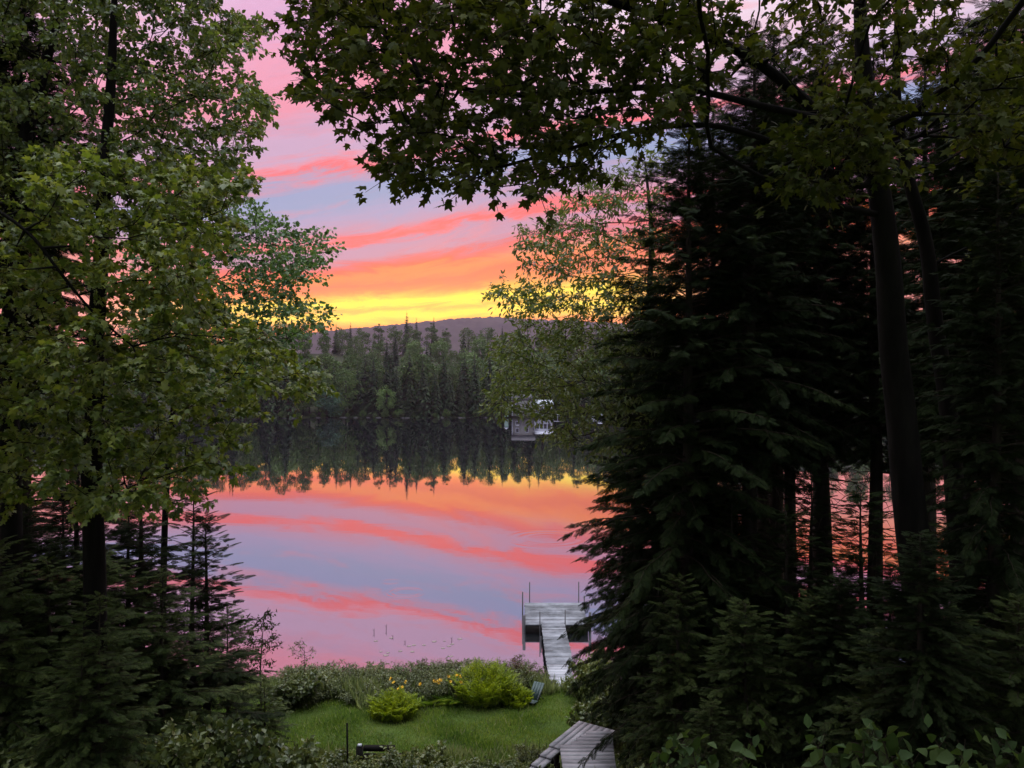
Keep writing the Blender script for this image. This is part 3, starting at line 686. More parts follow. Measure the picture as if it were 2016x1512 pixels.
# yellow lilies
def lily(px, Y, zt, seed, n, label):
    r = np.random.default_rng(seed); p = G(px, Y); o = empty('lily_plant', p, label, 'flower', 'yellow lilies in front of the shore shrubs')
    st = MB(); lf = MB(); hgt = zt - p[2]
    A = []; Bs = []; LP = []; LD = []
    for i in range(n):
        a = r.uniform(0, 6.28); tp = np.array([math.cos(a) * .14 * r.uniform(.2, 1.2), math.sin(a) * .14, hgt * r.uniform(.82, 1.05)])
        A.append([0, 0, 0]); Bs.append(tp)
        ax = norm(np.array([math.cos(a) * .5, -.6, .55]) + r.normal(size=3) * .25)
        ref = norm(np.cross(ax, [0, 0, 1.0])); rf2 = np.cross(ax, ref)
        LP = []; LD = []
        for q in range(6):
            th = q / 6 * 6.283; dd = norm(ax * .75 + (ref * math.cos(th) + rf2 * math.sin(th)) * .75)
            LP.append(tp); LD.append(dd)
        LP = np.array(LP); LD = np.array(LD); pe = MB(); pe.inst(*OVAL, LP, basis(LD, rand_dirs(len(LD), r) * .3 + [[0, 0, 1]]), np.full(len(LP), .068)); pe.build('blossom', M_YELLOW, o)
    st.frusta(A, Bs, np.full(n, .006), np.full(n, .004), 4); st.build('stems', M_GRASS, o)
    m = 22; az = r.uniform(0, 6.28, m); dd = np.stack([np.cos(az) * .6, np.sin(az) * .6, np.full(m, .8)], 1)
    lf.inst(*simple_leaf(.05, .05, .5), np.zeros((m, 3)), basis(dd, np.array([[0, 0, 1.0]]) + 0 * dd), r.uniform(.35, .6, m)); lf.build('leaves', M_GRASS, o)
for i, (px, py, n, lab) in enumerate([(775, 1338, 2, 'yellow lily left of all the other lilies'), (793, 1334, 1, 'single yellow lily second from left'), (835, 1342, 1, 'lone yellow lily in the gap left of the main lily cluster'), (858, 1334, 5, 'main cluster of yellow lilies in front of the shrub band'), (884, 1338, 2, 'small yellow lily pair right of the main lily cluster'), (902, 1332, 3, 'yellow lilies touching the left side of the largest fern clump'), (793, 1352, 2, 'low pale lily just above the lone lawn fern')]):
    Y = 20.9; lily(px, Y, CAMZ + (756 - py) / F * Y, 50 + i, n, lab)

# ------------------------------------------------------------------ lawn grass and ground cover
r = np.random.default_rng(61)
def blades(n, x0, x1, y0, y1, L0, L1, w, mask=None):
    X = r.uniform(x0, x1, n); Y = r.uniform(y0, y1, n)
    if mask is not None:
        kq = mask(X, Y); X = X[kq]; Y = Y[kq]
    n = len(X); clump = .55 + .9 * (.5 + .5 * np.sin(X * 2.1 + np.sin(Y * 1.7) * 2) * np.cos(Y * 1.9 + X * .7))
    p = np.stack([X, Y, zg(X, Y) - .01], 1); az = r.uniform(0, 6.28, n)
    d = np.stack([np.cos(az) * .6, np.sin(az) * .6, r.uniform(.5, 1.2, n)], 1)
    nr = np.stack([np.cos(az), np.sin(az), np.full(n, -.2)], 1)
    T = np.array([[-w, 0, 0], [w, 0, 0], [w * .7, .6, -.04], [0, 1, -.25], [-w * .7, .6, -.04]])
    return T, np.array([[0, 1, 2, 3, 4]]), p, basis(d, nr), r.uniform(L0, L1, n) * clump
mb = MB()
mb.inst(*blades(120000, -8.5, 4.0, 15.5, 23.3, .05, .11, .06, lambda X, Y: (Y < 22.6 + .5 * np.sin(X))))
tag(mb.build('lawn_grass', M_GRASS), 'short mown green grass of the small lawn', 'grass', None, 'stuff')
mb = MB()
mb.inst(*blades(26000, -8.5, 2.4, 20.2, 23.2, .22, .5, .022, lambda X, Y: (Y > 21.4 + .6 * np.sin(X * 1.9) + .3 * np.sin(X * 5.1)) & ~((X > 1.0) & (Y > 22)) & (R.uniform(size=len(X)) < np.where(Y > 21.5, 1, .5))))
mb.inst(*blades(2200, -8.5, 3.2, 16.6, 22.6, .1, .2, .03))
tag(mb.build('tall_grass', M_WEED), 'loose tall grass at the foot of the shore shrubs', 'grass', None, 'stuff')
mb = MB(); n = 26000
X = r.uniform(-9, 7, n); Y = r.uniform(8.5, 17.6, n)
kq = (Y < 16.6 + .8 * np.sin(X * 1.3)) & ~((X > .7) & (X < 2.1) & (Y > 12.2) & (Y < 15.8)); X = X[kq]; Y = Y[kq]
p = np.stack([X, Y, zg(X, Y) + r.uniform(.0, .3, len(X))], 1)
mb.inst(*OVAL, p, basis(rand_dirs(len(X), r) + [[0, 0, .2]], rand_dirs(len(X), r) * .8 + [[0, 0, 1]]), r.uniform(.04, .09, len(X)))
mb.inst(*blades(30000, -9, 7, 8.5, 17.8, .12, .3, .03, lambda X, Y: ~((X > .7) & (X < 2.1) & (Y > 12.2) & (Y < 15.8))))
tag(mb.build('ground_cover', M_WEED), 'tangled weeds and leaves covering the slope', 'weeds', None, 'stuff')

# ------------------------------------------------------------------ dock
def planks(mb, x0, x1, y0, y1, z, along='x', w=.14, gap=.016, th=.035, mat=0, jit=.006):
    if along == 'x':
        n = max(1, int(round((y1 - y0) / w))); pw = (y1 - y0) / n
        for i in range(n):
            j = R.normal() * jit
            mb.box(((x0 + x1) / 2 + R.normal() * .008, y0 + pw * (i + .5), z - th / 2 + j * .5), (x1 - x0 + R.normal() * .01, pw - gap, th), R.normal() * .006, mat, R.normal() * .016)
dk = empty('dock', (1.72, 30.4, 0), 'weathered grey wooden dock platform in the lake with its gangway', 'dock')
o3 = np.array([1.72, 30.4, 0])
mb = MB(); planks(mb, .52 - 1.72, 2.92 - 1.72, 29.0 - 30.4, 31.9 - 30.4, .34); mb.build('deck', M_WOOD, dk)
mb = MB()
for y in (-1.385, 1.46): mb.box((0, y, .13), (2.34, .05, .33))
for x in (-1.16, 1.16): mb.box((x, .035, .13), (.05, 2.78, .33))
for x in (-.4, .4): mb.box((x, .035, .15), (.05, 2.76, .2))
mb.build('frame', M_DARKW, dk)
def post(x, y, z0, z1, rad, name='post'):
    mb = MB(); mb.tube([(x, y, z0), (x, y, z1)], rad, 8); mb.build(name, M_STEEL, dk)
post(-.98, 1.56, -2, 1.18, .022); post(1.08, 1.56, -2, 1.2, .022)
post(-1.29, .55, -2, 1.05, .026); post(-1.26, -1.30, -2, .66, .06)
post(1.27, -1.2, -2, .75, .055); post(1.25, .9, -2, .8, .026)
post(-.66, -1.47, -2, .86, .02); post(.30, -1.47, -2, .92, .02); post(-.66, -2.6, -2, .3, .022)
gw = MB(); planks(gw, -.60, .28, 24.75 - 30.4, 29.12 - 30.4, .39 + .02); 
gwo = gw.build('gangway', M_WOOD, dk)
sl = MB()
for x in (-.575, .255): sl.box((x, 26.92 - 30.4, .31), (.05, 4.25, .12))
sl.build('gangway_beam', M_DARKW, dk)
rp = empty('shore_ramp', (1.5, 23.52, .44), 'short pale wooden ramp between the lawn and the gangway', 'ramp')
mb = MB()
V = []
for i in range(9):
    f0 = i / 9; y = -1.2 + 2.2 * (i + .5) / 9; x0 = -.34 - .05 * f0; x1 = .34 + .05 * f0
    mb.box(((x0 + x1) / 2, y, .10 - .09 * f0), (x1 - x0, .238, .04), R.normal() * .003, 0, -.02)
mb.build('deck', wood_mat('ramp_wood', (.15, .16, .175), (.26, .275, .30), (.36, .38, .41)), rp)
mb = MB()
for x in (-.36, .36): mb.box((x, -.1, -.03), (.05, 2.2, .16), 0, 0, -.04)
mb.build('side_beam', M_DARKW, rp)

# slanted green board (folding lawn chair)
lc = empty('lawn_chair', G(1056, 21.3), 'small grey-green wooden lawn chair tipped back beside the fern clump', 'chair', None, -.5)
M_GREEN = plain('faded_green_paint', (.035, .062, .058), .55, .4, .2)
mb = MB()
for i in range(4): mb.box((-.15 + .1 * i, .0, .37), (.09, .022, .62), 0, 0, -.85)
mb.build('backrest', M_GREEN, lc)
mb = MB(); 
for i in range(3): mb.box((0, -.34 - .11 * i, .155 + .012 * i), (.42, .1, .02))
mb.build('seat', M_GREEN, lc)
for x in (-.17, .17):
    mb = MB(); mb.tube([(x, -.5, 0), (x * .95, .12, .46)], .014, 6); mb.build('leg', M_STEEL, lc)
    mb = MB(); mb.tube([(x * 1.05, .26, 0), (x, -.12, .3)], .014, 6); mb.build('leg', M_STEEL, lc)

lc.scale = (.82, .82, .82)
# ------------------------------------------------------------------ stairs
st = empty('wooden_stairs', (1.3, 13.2, 2.5), 'grey plank landing and stairs leading down to the lawn', 'stairs')
so = np.array([1.3, 13.2, 2.5])
mb = MB()
for i in range(13):          # upper landing: boards across
    y = 12.15 + i * .132
    xl = .83 if y < 13.25 else .83 + (y - 13.25) * .75 + .14
    xr = 1.71 + max(0, y - 12.6) * .08
    mb.box(((xl + xr) / 2 - so[0], y - so[1], 3.2 - so[2]), (xr - xl, .118, .036), R.normal() * .004, 0, R.normal() * .01)
mb.build('landing', M_WOOD2, st)
mb = MB()
for x in (.87, 1.66): mb.box((x - so[0], 12.72 - so[1], 3.10 - so[2]), (.045, 1.1, .14))
mb.box((1.27 - so[0], 12.19 - so[1], 3.1 - so[2]), (.74, .04, .14)); mb.build('beam', M_DARKW, st)
for x, y in [(.9, 13.15), (1.62, 13.15), (.9, 12.3), (1.62, 12.3)]:
    mb = MB(); zb = float(zg(x, y)); mb.box((x - so[0], y - so[1] + .001, (3.02 + zb - .2) / 2 - so[2]), (.085, .085, 3.02 - zb + .2)); mb.build('post', M_DARKW, st)
d = np.array([.54, .84]); pr = np.array([.84, -.54]); rz = math.atan2(d[1], d[0])
c0 = np.array([1.35, 15.36])
lp = empty('lower_landing', (1.5, 14.9, 1.8), 'lower plank platform set at an angle beyond the stair landing', 'landing')
lo = np.array([1.5, 14.9, 1.8]); mb = MB()
for i in range(7):
    c = c0 + pr * (.062 + i * .119) - d * .62
    mb.box((*(c - lo[:2]), 2.70 - lo[2]), (1.22, .106, .036), rz, 0, R.normal() * .01)
mb.build('deck', M_WOOD2, lp)
mb = MB()
for q in (-.12, -1.1):
    c = c0 + pr * .42 + d * q; mb.box((*(c - lo[:2]), 2.60 - lo[2]), (.05, .78, .15), rz)
mb.build('beam', M_DARKW, lp)
for a, b in [(-.12, .1), (-.12, .72), (-1.1, .72), (-1.1, .1)]:
    c = c0 + pr * b + d * a; zb = float(zg(*c)); mb = MB(); mb.box((*(c - lo[:2]), (2.53 + zb - .2) / 2 - lo[2]), (.08, .08, 2.53 - zb + .2), rz); mb.build('post', M_DARKW, lp)
sp_ = empty('side_steps', (.6, 13.8, 1.6), 'narrow plank steps dropping to the left from the angled platform', 'steps')
sp0 = np.array([.6, 13.8, 1.6])
sm_ = MB()
for i in range(6):
    z = 2.66 - .045 * i; e = MB()
    for q in range(2):
        c = c0 - d * (1.24 + .155 + .31 * i) + pr * (.075 + .125 * q)
        e.box((*(c - sp0[:2]), z - sp0[2]), (.36, .115, .04), rz)
    c = c0 - d * (1.24 + .315 + .31 * i) + pr * .135
    e.box((*(c - sp0[:2]), z - .045 - sp0[2]), (.035, .31, .085), rz, 1)
    e.build('tread', [M_WOOD2, M_DARKW], sp_)
mb = MB()
for q in (.03, .25):
    a = c0 - d * 1.26 + pr * q; b = c0 - d * 3.2 + pr * q; m_ = (a + b) / 2
    mb.box((*(m_ - sp0[:2]), 2.35 - sp0[2]), (1.94, .035, .22), rz)
mb.build('stringer', M_DARKW, sp_)
for a in (1.5, 2.3, 3.0):
    c = c0 - d * a + pr * .14; zb = float(zg(*c)); mb = MB(); mb.box((*(c - sp0[:2]), (2.26 + zb - .2) / 2 - sp0[2]), (.08, .08, 2.26 - zb + .2), rz); mb.build('post', M_DARKW, sp_)
put_shrub(shrub_meshes('round_shrub', .62, .48, 34, 16, .05, NARROW, M_SHRUB, 38, tilt=.9), 'round_shrub', 'round pale-topped bush on the lawn left of the wooden steps', 1043, 16.4, .95, .5)
put_shrub(LS, 'leafy_shrub', 'dark plant tucked under the steps left of the stair landing', 1085, 13.2, .45, .9)

# dark timber bed and stake
tb = empty('timber_bed', G(780, 15.0), 'dark timber edging bed with a pale-capped corner post at the bottom centre', 'planter')
b0 = G(780, 15.0)
def rel(px, py, Y): return P(px, py, Y) - b0
mb = MB(); p0 = rel(708, 1470, 15); mb.box((p0[0], p0[1], p0[2] - .3), (.12, .12, .62)); mb.build('post', M_DARKW, tb)
mb = MB(); mb.box((p0[0], p0[1], p0[2] + .03), (.075, .075, .03)); mb.build('cap', M_WHITE, tb)
mb = MB(); 
for q, (y_, xx) in enumerate([(1474, .62), (1490, .95), (1507, 1.2)]):
    c = rel(715, y_, 15.06); mb.box((c[0] + xx / 2, c[1] + .06, c[2] - .02), (xx, .10, .085 - .005 * q), .02 * (q - 1))
mb.build('timbers', M_DARKW, tb)
sk = empty('stake', G(683, 14.2), 'thin dark upright stake left of the timber bed', 'stake')
zt = CAMZ + (756 - 1424) / F * 14.2 - float(G(683, 14.2)[2])
mb = MB(); mb.tube([(0, 0, -.2), (.01, 0, zt * .5), (0, .01, zt)], .018, 6); mb.build('rod', M_DARKW, sk)

# ------------------------------------------------------------------ on the water
pad = MB(); a = np.linspace(.25, 6.03, 15); V = np.column_stack([np.cos(a), np.sin(a), np.zeros(15)]); V = np.vstack([[0, 0, .004], V])
pad.add(V, [[0, i, i + 1] for i in range(1, 15)]); pme = pad.mesh('pad', [plain('lily_pad', (.16, .15, .13), .15, 1.0)])
for i, (px, py) in enumerate([(805, 1272), (815, 1270), (835, 1270), (855, 1263), (875, 1262), (890, 1268), (872, 1276), (884, 1272), (812, 1283), (788, 1282), (764, 1285), (750, 1283), (888, 1292), (905, 1258), (760, 1290), (770, 1256), (740, 1262)]):
    Y = CAMZ * F / (py - 756); o = link('lily_pad', pme); s = R.uniform(.05, .1); o.scale = (s, s, s); o.location = ((px - 1008) / F * Y, Y, .006); o.rotation_euler = (0, 0, R.uniform(0, 6))
    tag(o, 'small pale lily pad floating off the shrub band', 'lily pad', 'lily pads on the lake')
for i, (px, py, h) in enumerate([(736, 1246, .17), (760, 1240, .22), (773, 1255, .1), (797, 1266, .1), (889, 1262, .16)]):
    Y = CAMZ * F / (py - 756); mb = MB(); mb.tube([(0, 0, -.4), (.01, 0, h * .6), (.03, 0, h)], [.012, .01, .004], 5); mb.tube([(.01, 0, h * .5), (-.05, 0, h * .8)], [.006, .003], 4)
    o = mb.build('water_stem', M_TWIG); o.location = ((px - 1008) / F * Y, Y, 0)
    tag(o, 'thin dark stem poking out of the lake near the lily pads', 'reed', 'stems in the lake')

# ------------------------------------------------------------------ far forest
def far_conifer(seed, h, r0, full=.75):
    r = np.random.default_rng(seed); mb = MB(); T = np.array([[-.5, 0, 0], [.5, 0, 0], [.28, .7, -.10], [0, 1.0, -.22], [-.28, .7, -.10]]); A = []; D = []; S = []
    for z in np.arange(h * .03, h * .985, .42):
        fr = z / h; L = r0 * (1 - fr) ** full + .12; n = int(5 + 9 * (1 - fr))
        az = r.uniform(0, 6.28) + np.arange(n) / n * 6.283 + r.normal(size=n) * .2
        A.append(np.stack([np.cos(az) * .05, np.sin(az) * .05, z + r.normal(size=n) * .15], 1))
        D.append(np.stack([np.cos(az), np.sin(az), r.normal(-.22, .16, n)], 1)); S.append(L * r.uniform(.6, 1.15, n))
        # broken fringe on every bough
        for q in (.45, .8):
            A.append(A[-1 if q == .45 else -2] + D[-1 if q == .45 else -2] * (S[-1 if q == .45 else -2] * q)[:, None]); D.append(np.stack([np.cos(az + .8), np.sin(az + .8), np.full(n, -.35)], 1) if q == .45 else np.stack([np.cos(az - .8), np.sin(az - .8), np.full(n, -.35)], 1)); S.append(L * .45 * r.uniform(.6, 1.1, n))
    A = np.concatenate(A); D = norm(np.concatenate(D)); S = np.concatenate(S)
    Tn = T * np.array([.5, 1, 1])
    mb.inst(Tn, np.array([[0, 1, 2, 3, 4]]), A, basis(D, rand_dirs(len(A), r) * .35 + [[0, 0, 1]]), S, 0)
    mb.tube([(0, 0, -1), (0, 0, h * .5), (0, 0, h)], [h * .014, h * .009, .03], 5, 1)
    return mb
def far_broad(seed, h, w, cb=.12, ncl=64, per=52, ls=.32):
    r = np.random.default_rng(seed); mb = MB()
    d = rand_dirs(ncl, r); d[:, 2] = d[:, 2] * 1.0 - .02
    c = d * r.uniform(.5, 1.0, ncl)[:, None] * np.array([w * .86, w * .86, h * .48]) + np.array([0, 0, h * .50])
    cr = r.uniform(.6, 1.4, ncl) * w * .27 * (1.15 - .35 * np.abs(d[:, 2]))
    q = rand_dirs(ncl * per, r); p = np.repeat(c, per, 0) + q * (np.repeat(cr, per) * r.uniform(.5, 1, ncl * per) ** .4)[:, None] * np.array([1, 1, .72])
    mb.inst(*simple_leaf(.42, .1, .2), p, basis(rand_dirs(len(p), r) + [[0, 0, -.2]], q + rand_dirs(len(p), r) * .6 + [[0, 0, .5]]), ls * r.uniform(.6, 1.3, len(p)), 0)
    mb.tube([(0, 0, -1), (0, 0, h * .4), (.2, 0, h * .8)], [h * .016, h * .012, .04], 5, 1)
    return mb
FC = [far_conifer(101 + i, h, r0, fl).mesh('far_conifer', [M_FAR_C, M_BARK]) for i, (h, r0, fl) in enumerate([(17, 3.2, .8), (15, 2.4, .7), (18, 3.6, .95), (13, 3.0, .8)])]
FCH = [17, 15, 18, 13]
FB = [far_broad(111 + i, h, w, cb).mesh('far_broadleaf', [m, M_BARK]) for i, (h, w, cb, m) in enumerate([(12, 3.8, .1, M_FAR_D), (11, 3.4, .05, M_FAR_D), (12, 4.4, .1, M_FAR_D), (13, 3.0, .1, M_FAR_D), (9, 3.6, .02, M_FAR_B), (9, 3.2, .02, M_FAR_L)])]
FBH = [12, 11, 12, 13, 9, 9]
def far_tree(me, h0, x, y, h, label, name, group, wide=1.0):
    o = link(name, me); s = h / h0; o.scale = (s * wide, s * wide, s); o.location = (x, y, float(far_z(x, y)) - .1); o.rotation_euler = (0, 0, R.uniform(0, 6.28))
    tag(o, label, 'tree', group); return o
GFc, GFb, GFs = 'conifers in the forest across the lake', 'rounded broadleaf trees in the forest across the lake', 'low bushes along the far waterline'
nct = 0
def fx(px, Y): return (px - 1008) / F * Y
# trees with a look of their own
sp_list = [(FB[4], 9, 655, 216, 9.5, 'blue-green rounded tree at the far waterline', 'broadleaf_tree', 1.15), (FB[5], 9, 762, 216, 9.5, 'light green rounded tree at the far waterline right of the blue-green one', 'broadleaf_tree', 1.0),
           (FB[4], 9, 505, 214, 8.5, 'blue-green tree at the far waterline half hidden by the aspen', 'broadleaf_tree', 1.2),
           (FC[2], 18, 806, 222, 18.5, 'broad dark pine towering in the middle of the far forest', 'conifer_tree', 1.15), (FC[2], 18, 915, 222, 18.0, 'broad dark pine near the cherry leaves in the far forest', 'conifer_tree', 1.2),
           (FC[1], 15, 801, 330, 19.0, 'tallest spire on the crest of the far forest', 'conifer_tree', .85), (FC[1], 15, 820, 332, 16.5, 'thin spire just right of the tallest spire on the crest', 'conifer_tree', .7),
           (FC[1], 15, 854, 330, 17.0, 'lone thin spire on the crest above the dark pine', 'conifer_tree', .7), (FC[1], 15, 690, 322, 13.8, 'small spire at the left end of the far crest', 'conifer_tree', .7), (FC[3], 13, 662, 318, 13.0, 'small dark spire left on the far crest next to the hill foot', 'conifer_tree', .7)]
for me, h0, px, Y, h, lab, nm, w in sp_list: far_tree(me, h0, fx(px, Y), Y, h, lab, nm, GFc if nm[0] == 'c' else GFb, w)
for row, (dd, sp_in, sp_out, pc, hc, hb) in enumerate([(3, 3.9, 8, .72, (12, 20), (9, 15)), (10, 4.6, 9, .5, (16, 21), (15, 18.5)), (22, 6.2, 10, .35, (13, 17), (11, 14.5)), (38, 7.0, 12, .22, (12, 16.5), (10, 14)), (58, 7.4, 13, .16, (11, 16), (10, 14)), (82, 7.8, 15, .10, (12, 15.5), (11, 14.5)), (108, 7.4, 16, .10, (12, 15.5), (11, 14.6))]):
    ys = 213 + dd; lim = ys * .72; x = -lim
    while x < lim:
        inside = -.42 * ys < x < .34 * ys
        y = float(far_edge(x)) + dd + R.uniform(-3, 3) * min(1, dd / 6)
        if 1 < x < 14 and dd < 9:
            x += 2.5; continue
        if R.uniform() < pc:
            i = int(R.integers(0, 4)); far_tree(FC[i], FCH[i], x, y, R.uniform(*hc), 'dark pointed conifer in the forest across the lake', 'conifer_tree', GFc, R.uniform(.75, 1.1))
        else:
            i = int(R.choice([0, 1, 2, 3, 0, 1, 2, 3, 5])); far_tree(FB[i], FBH[i], x, y, R.uniform(*hb), 'rounded green broadleaf in the forest across the lake', 'broadleaf_tree', GFb, R.uniform(.9, 1.15))
        nct += 1
        x += (sp_in if inside else sp_out) * R.uniform(.75, 1.25)
print('far trees', nct)
x = -85.0
while x < 42:
    if not -1 < x < 13:
        far_tree(FB[int(R.integers(0, 3))], 12, x, float(far_edge(x)) + .3, R.uniform(1.2, 3.2), 'low dark bush at the far waterline', 'waterline_bush', GFs, R.uniform(1.2, 2.0))
    x += R.uniform(2.5, 4.5)
rk = MB(); 
rb_ = bpy.data.meshes.new('x')
def rock(seed):
    r = np.random.default_rng(seed); import bmesh
    bm = bmesh.new(); bmesh.ops.create_icosphere(bm, subdivisions=2, radius=1)
    for v in bm.verts: v.co *= 1 + r.normal() * .12; v.co.z *= .55
    me = bpy.data.meshes.new('rock'); bm.to_mesh(me); bm.free(); me.materials.append(plain('shore_stone', (.07, .07, .067), .95, .05)); return me
bpy.data.meshes.remove(rb_)
rme = rock(5)
for i, px in enumerate([668, 672, 695, 720, 742, 790, 800, 560, 575, 870, 905, 912, 955, 620, 480]):
    xx = fx(px, 211); o = link('shore_rock', rme); s = R.uniform(.2, .45); o.scale = (s * 2.2, s, s); o.location = (xx, float(far_edge(xx)) - .6, .05)
    tag(o, 'pale boulder at the far waterline', 'rock', 'boulders along the far waterline')

# cottage
ct = empty('cottage', (5.4, 217, .6), 'grey lakeside cottage with a white window bay behind the cherry leaves', 'house')
M_WALL = plain('grey_siding', (.16, .16, .155), .8); M_GLASS = plain('dark_glass', (.015, .018, .022), .1, .8); M_ROOF = plain('dark_shingle', (.06, .06, .065), .85)
mb = MB(); mb.box((-2.2, 0, 2.1), (6.2, 6, 4.4)); mb.build('wall', M_WALL, ct)
mb = MB(); mb.box((3.4, -.4, 1.5), (4.98, 5.6, 3.2)); mb.build('sunroom', M_WHITE, ct)
mb = MB()
mb.add([[-5.6, -3.4, 4.2], [1.2, -3.4, 4.2], [1.2, 3.4, 4.2], [-5.6, 3.4, 4.2], [-5.6, 0, 6.0], [1.2, 0, 6.0]], [[0, 1, 5, 4], [2, 3, 4, 5], [0, 3, 2, 1]]); mb.add([[-5.6, -3.4, 4.2], [-5.6, 3.4, 4.2], [-5.6, 0, 6.0], [1.2, -3.4, 4.2], [1.2, 3.4, 4.2], [1.2, 0, 6.0]], [[0, 2, 1], [3, 4, 5]]); mb.build('roof', M_ROOF, ct)
mb = MB(); mb.add([[.92, -3.6, 3.05], [6.3, -3.6, 3.05], [6.3, 2.8, 4.2], [.92, 2.8, 4.2], [.92, -3.6, 3.2], [6.3, -3.6, 3.2], [6.3, 2.8, 4.35], [.92, 2.8, 4.35]], [[3, 2, 1, 0], [4, 5, 6, 7], [0, 1, 5, 4], [1, 2, 6, 5], [2, 3, 7, 6], [3, 0, 4, 7]]); mb.build('roof', M_WHITE, ct)
for x in (1.75, 2.85, 3.95, 5.05):
    f = MB(); f.box((x, -3.22, 1.75), (.98, .06, 1.5)); fo = f.build('window', M_WHITE, ct); g = MB(); g.box((x, -3.26, 1.75), (.78, .04, 1.3)); g.build('pane', M_GLASS, fo)
for x, z in ((-3.9, 2.9), (-3.9, .9), (-1.2, 2.9)):
    f = MB(); f.box((x, -3.02, z), (1.0, .08, 1.3)); fo = f.build('window', M_WHITE, ct); g = MB(); g.box((x, -3.07, z), (.76, .04, 1.05)); g.build('pane', M_GLASS, fo)
mb = MB(); mb.box((-5.36, -3.06, 2.1), (.16, .1, 4.3)); mb.build('corner_board', M_WHITE, ct)
mb = MB(); mb.box((6.7, -5, .25), (2.2, 1.4, .12)); mb.box((6.1, -5, -.3), (.12, .12, 1.0)); mb.box((7.3, -5, -.3), (.12, .12, 1.0)); mb.build('landing_stage', M_WHITE, ct)
sd = empty('shed', (fx(997, 214), 214, .4), 'tiny pale green shed at the waterline left of the cottage', 'shed')
mb = MB(); mb.box((0, 0, 1.1), (1.1, 1.2, 2.4)); mb.build('wall', plain('pale_green_paint', (.22, .34, .28), .6), sd)
mb = MB(); mb.add([[-.7, -.8, 2.3], [.7, -.8, 2.3], [.7, .8, 2.3], [-.7, .8, 2.3], [0, -.8, 2.8], [0, .8, 2.8]], [[0, 1, 4], [2, 3, 5], [1, 2, 5, 4], [3, 0, 4, 5], [0, 3, 2, 1]]); mb.build('roof', M_WHITE, sd)
bt = empty('rowing_boat', (fx(1180, 208), 208, 0), 'small white boat moored at the far shore right of the cottage', 'boat')
mb = MB(); n = 9; V = []
for i in range(n):
    t = i / (n - 1); w = .75 * math.sin(math.pi * (.12 + .80 * t)) ** .8; x = -2 + 4 * t; sh = .55 + .25 * (2 * t - 1) ** 2
    V += [[x, -w, sh], [x, -w * .55, -.15], [x, w * .55, -.15], [x, w, sh]]
mb.add(V, [[4 * i + j, 4 * i + j + 4, 4 * i + j + 5, 4 * i + j + 1] for i in range(n - 1) for j in range(3)]); mb.build('hull', M_WHITE, bt)
mb = MB(); mb.box((-.4, 0, .38), (.3, 1.1, .05)); mb.box((.9, 0, .38), (.3, .95, .05)); mb.build('seat', M_WOOD, bt)
mb = MB(); mb.box((.2, 0, .95), (1.2, .8, .7)); mb.build('cabin', M_WHITE, bt)

# ------------------------------------------------------------------ haze
def haze():
    m = bpy.data.materials.new('haze'); m.use_nodes = True; m.node_tree.nodes.clear(); k = NT(m.node_tree); out = k.n('ShaderNodeOutputMaterial')
    v = k.n('ShaderNodeVolumePrincipled'); v.inputs['Color'].default_value = (.95, .70, 1.0, 1); v.inputs['Density'].default_value = HAZE_D; v.inputs['Anisotropy'].default_value = 0.6
    k.L.new(v.outputs[0], out.inputs['Volume'])
    mb = MB(); mb.box((0, 1250, 107), (3300, 2700, 226)); o = mb.build('haze', m); tag(o, 'thin evening haze over the lake and hills', 'haze', None, 'stuff')
HAZE_D = .00012
haze()

# ------------------------------------------------------------------ sky
SUN_EL, SUN_AZ = math.radians(2.0), math.radians(-5.0)    # just at the hill, straight ahead
w = bpy.data.worlds.new('World'); SC.world = w; w.use_nodes = True
k = NT(w.node_tree); w.node_tree.nodes.clear(); out = k.n('ShaderNodeOutputWorld')
tc = k.n('ShaderNodeTexCoord'); sx = k.n('ShaderNodeSeparateXYZ'); k.L.new(tc.outputs['Generated'], sx.inputs[0])
x, y, z = sx.outputs
rh = k.m('MAXIMUM', k.m('SQRT', k.m('ADD', k.m('MULTIPLY', x, x), k.m('MULTIPLY', y, y))), .001)
sa = k.m('DIVIDE', x, rh); ca = k.m('DIVIDE', y, rh)
v = k.m('DIVIDE', z, rh)
slope = k.ramp(v, [(.06, (.03,) * 3), (.105, (.07,) * 3), (.14, (.11,) * 3), (.19, (.22,) * 3), (.26, (.22,) * 3), (.32, (.23,) * 3), (.6, (.25,) * 3)])
t = k.m('SUBTRACT', v, k.m('MULTIPLY', slope, k.m('ADD', k.m('MINIMUM', sa, k.m('MULTIPLY_ADD', sa, .3, .02)), .14)))
vec = k.xyz(k.m('MULTIPLY', sa, 2.2), k.m('MULTIPLY', t, 7.0))
n1 = k.noise(vec, 1.0, 3, .5); vec2 = k.xyz(k.m('MULTIPLY', sa, 9.0), k.m('MULTIPLY', t, 44.0)); n2 = k.noise(vec2, 1.0, 8, .68, .9)
t2 = k.m('ADD', t, k.m('ADD', k.m('MULTIPLY', k.m('SUBTRACT', n1, .5), k.m('MULTIPLY_ADD', t, .05, .003)), k.m('MULTIPLY', k.m('SUBTRACT', n2, .5), k.m('MULTIPLY_ADD', t, .20, .010))))
def S(r_, g_, b_):
    f = lambda c: (c / 255 / 12.92) if c / 255 <= .04045 else ((c / 255 + .055) / 1.055) ** 2.4
    return (f(r_), f(g_), f(b_))
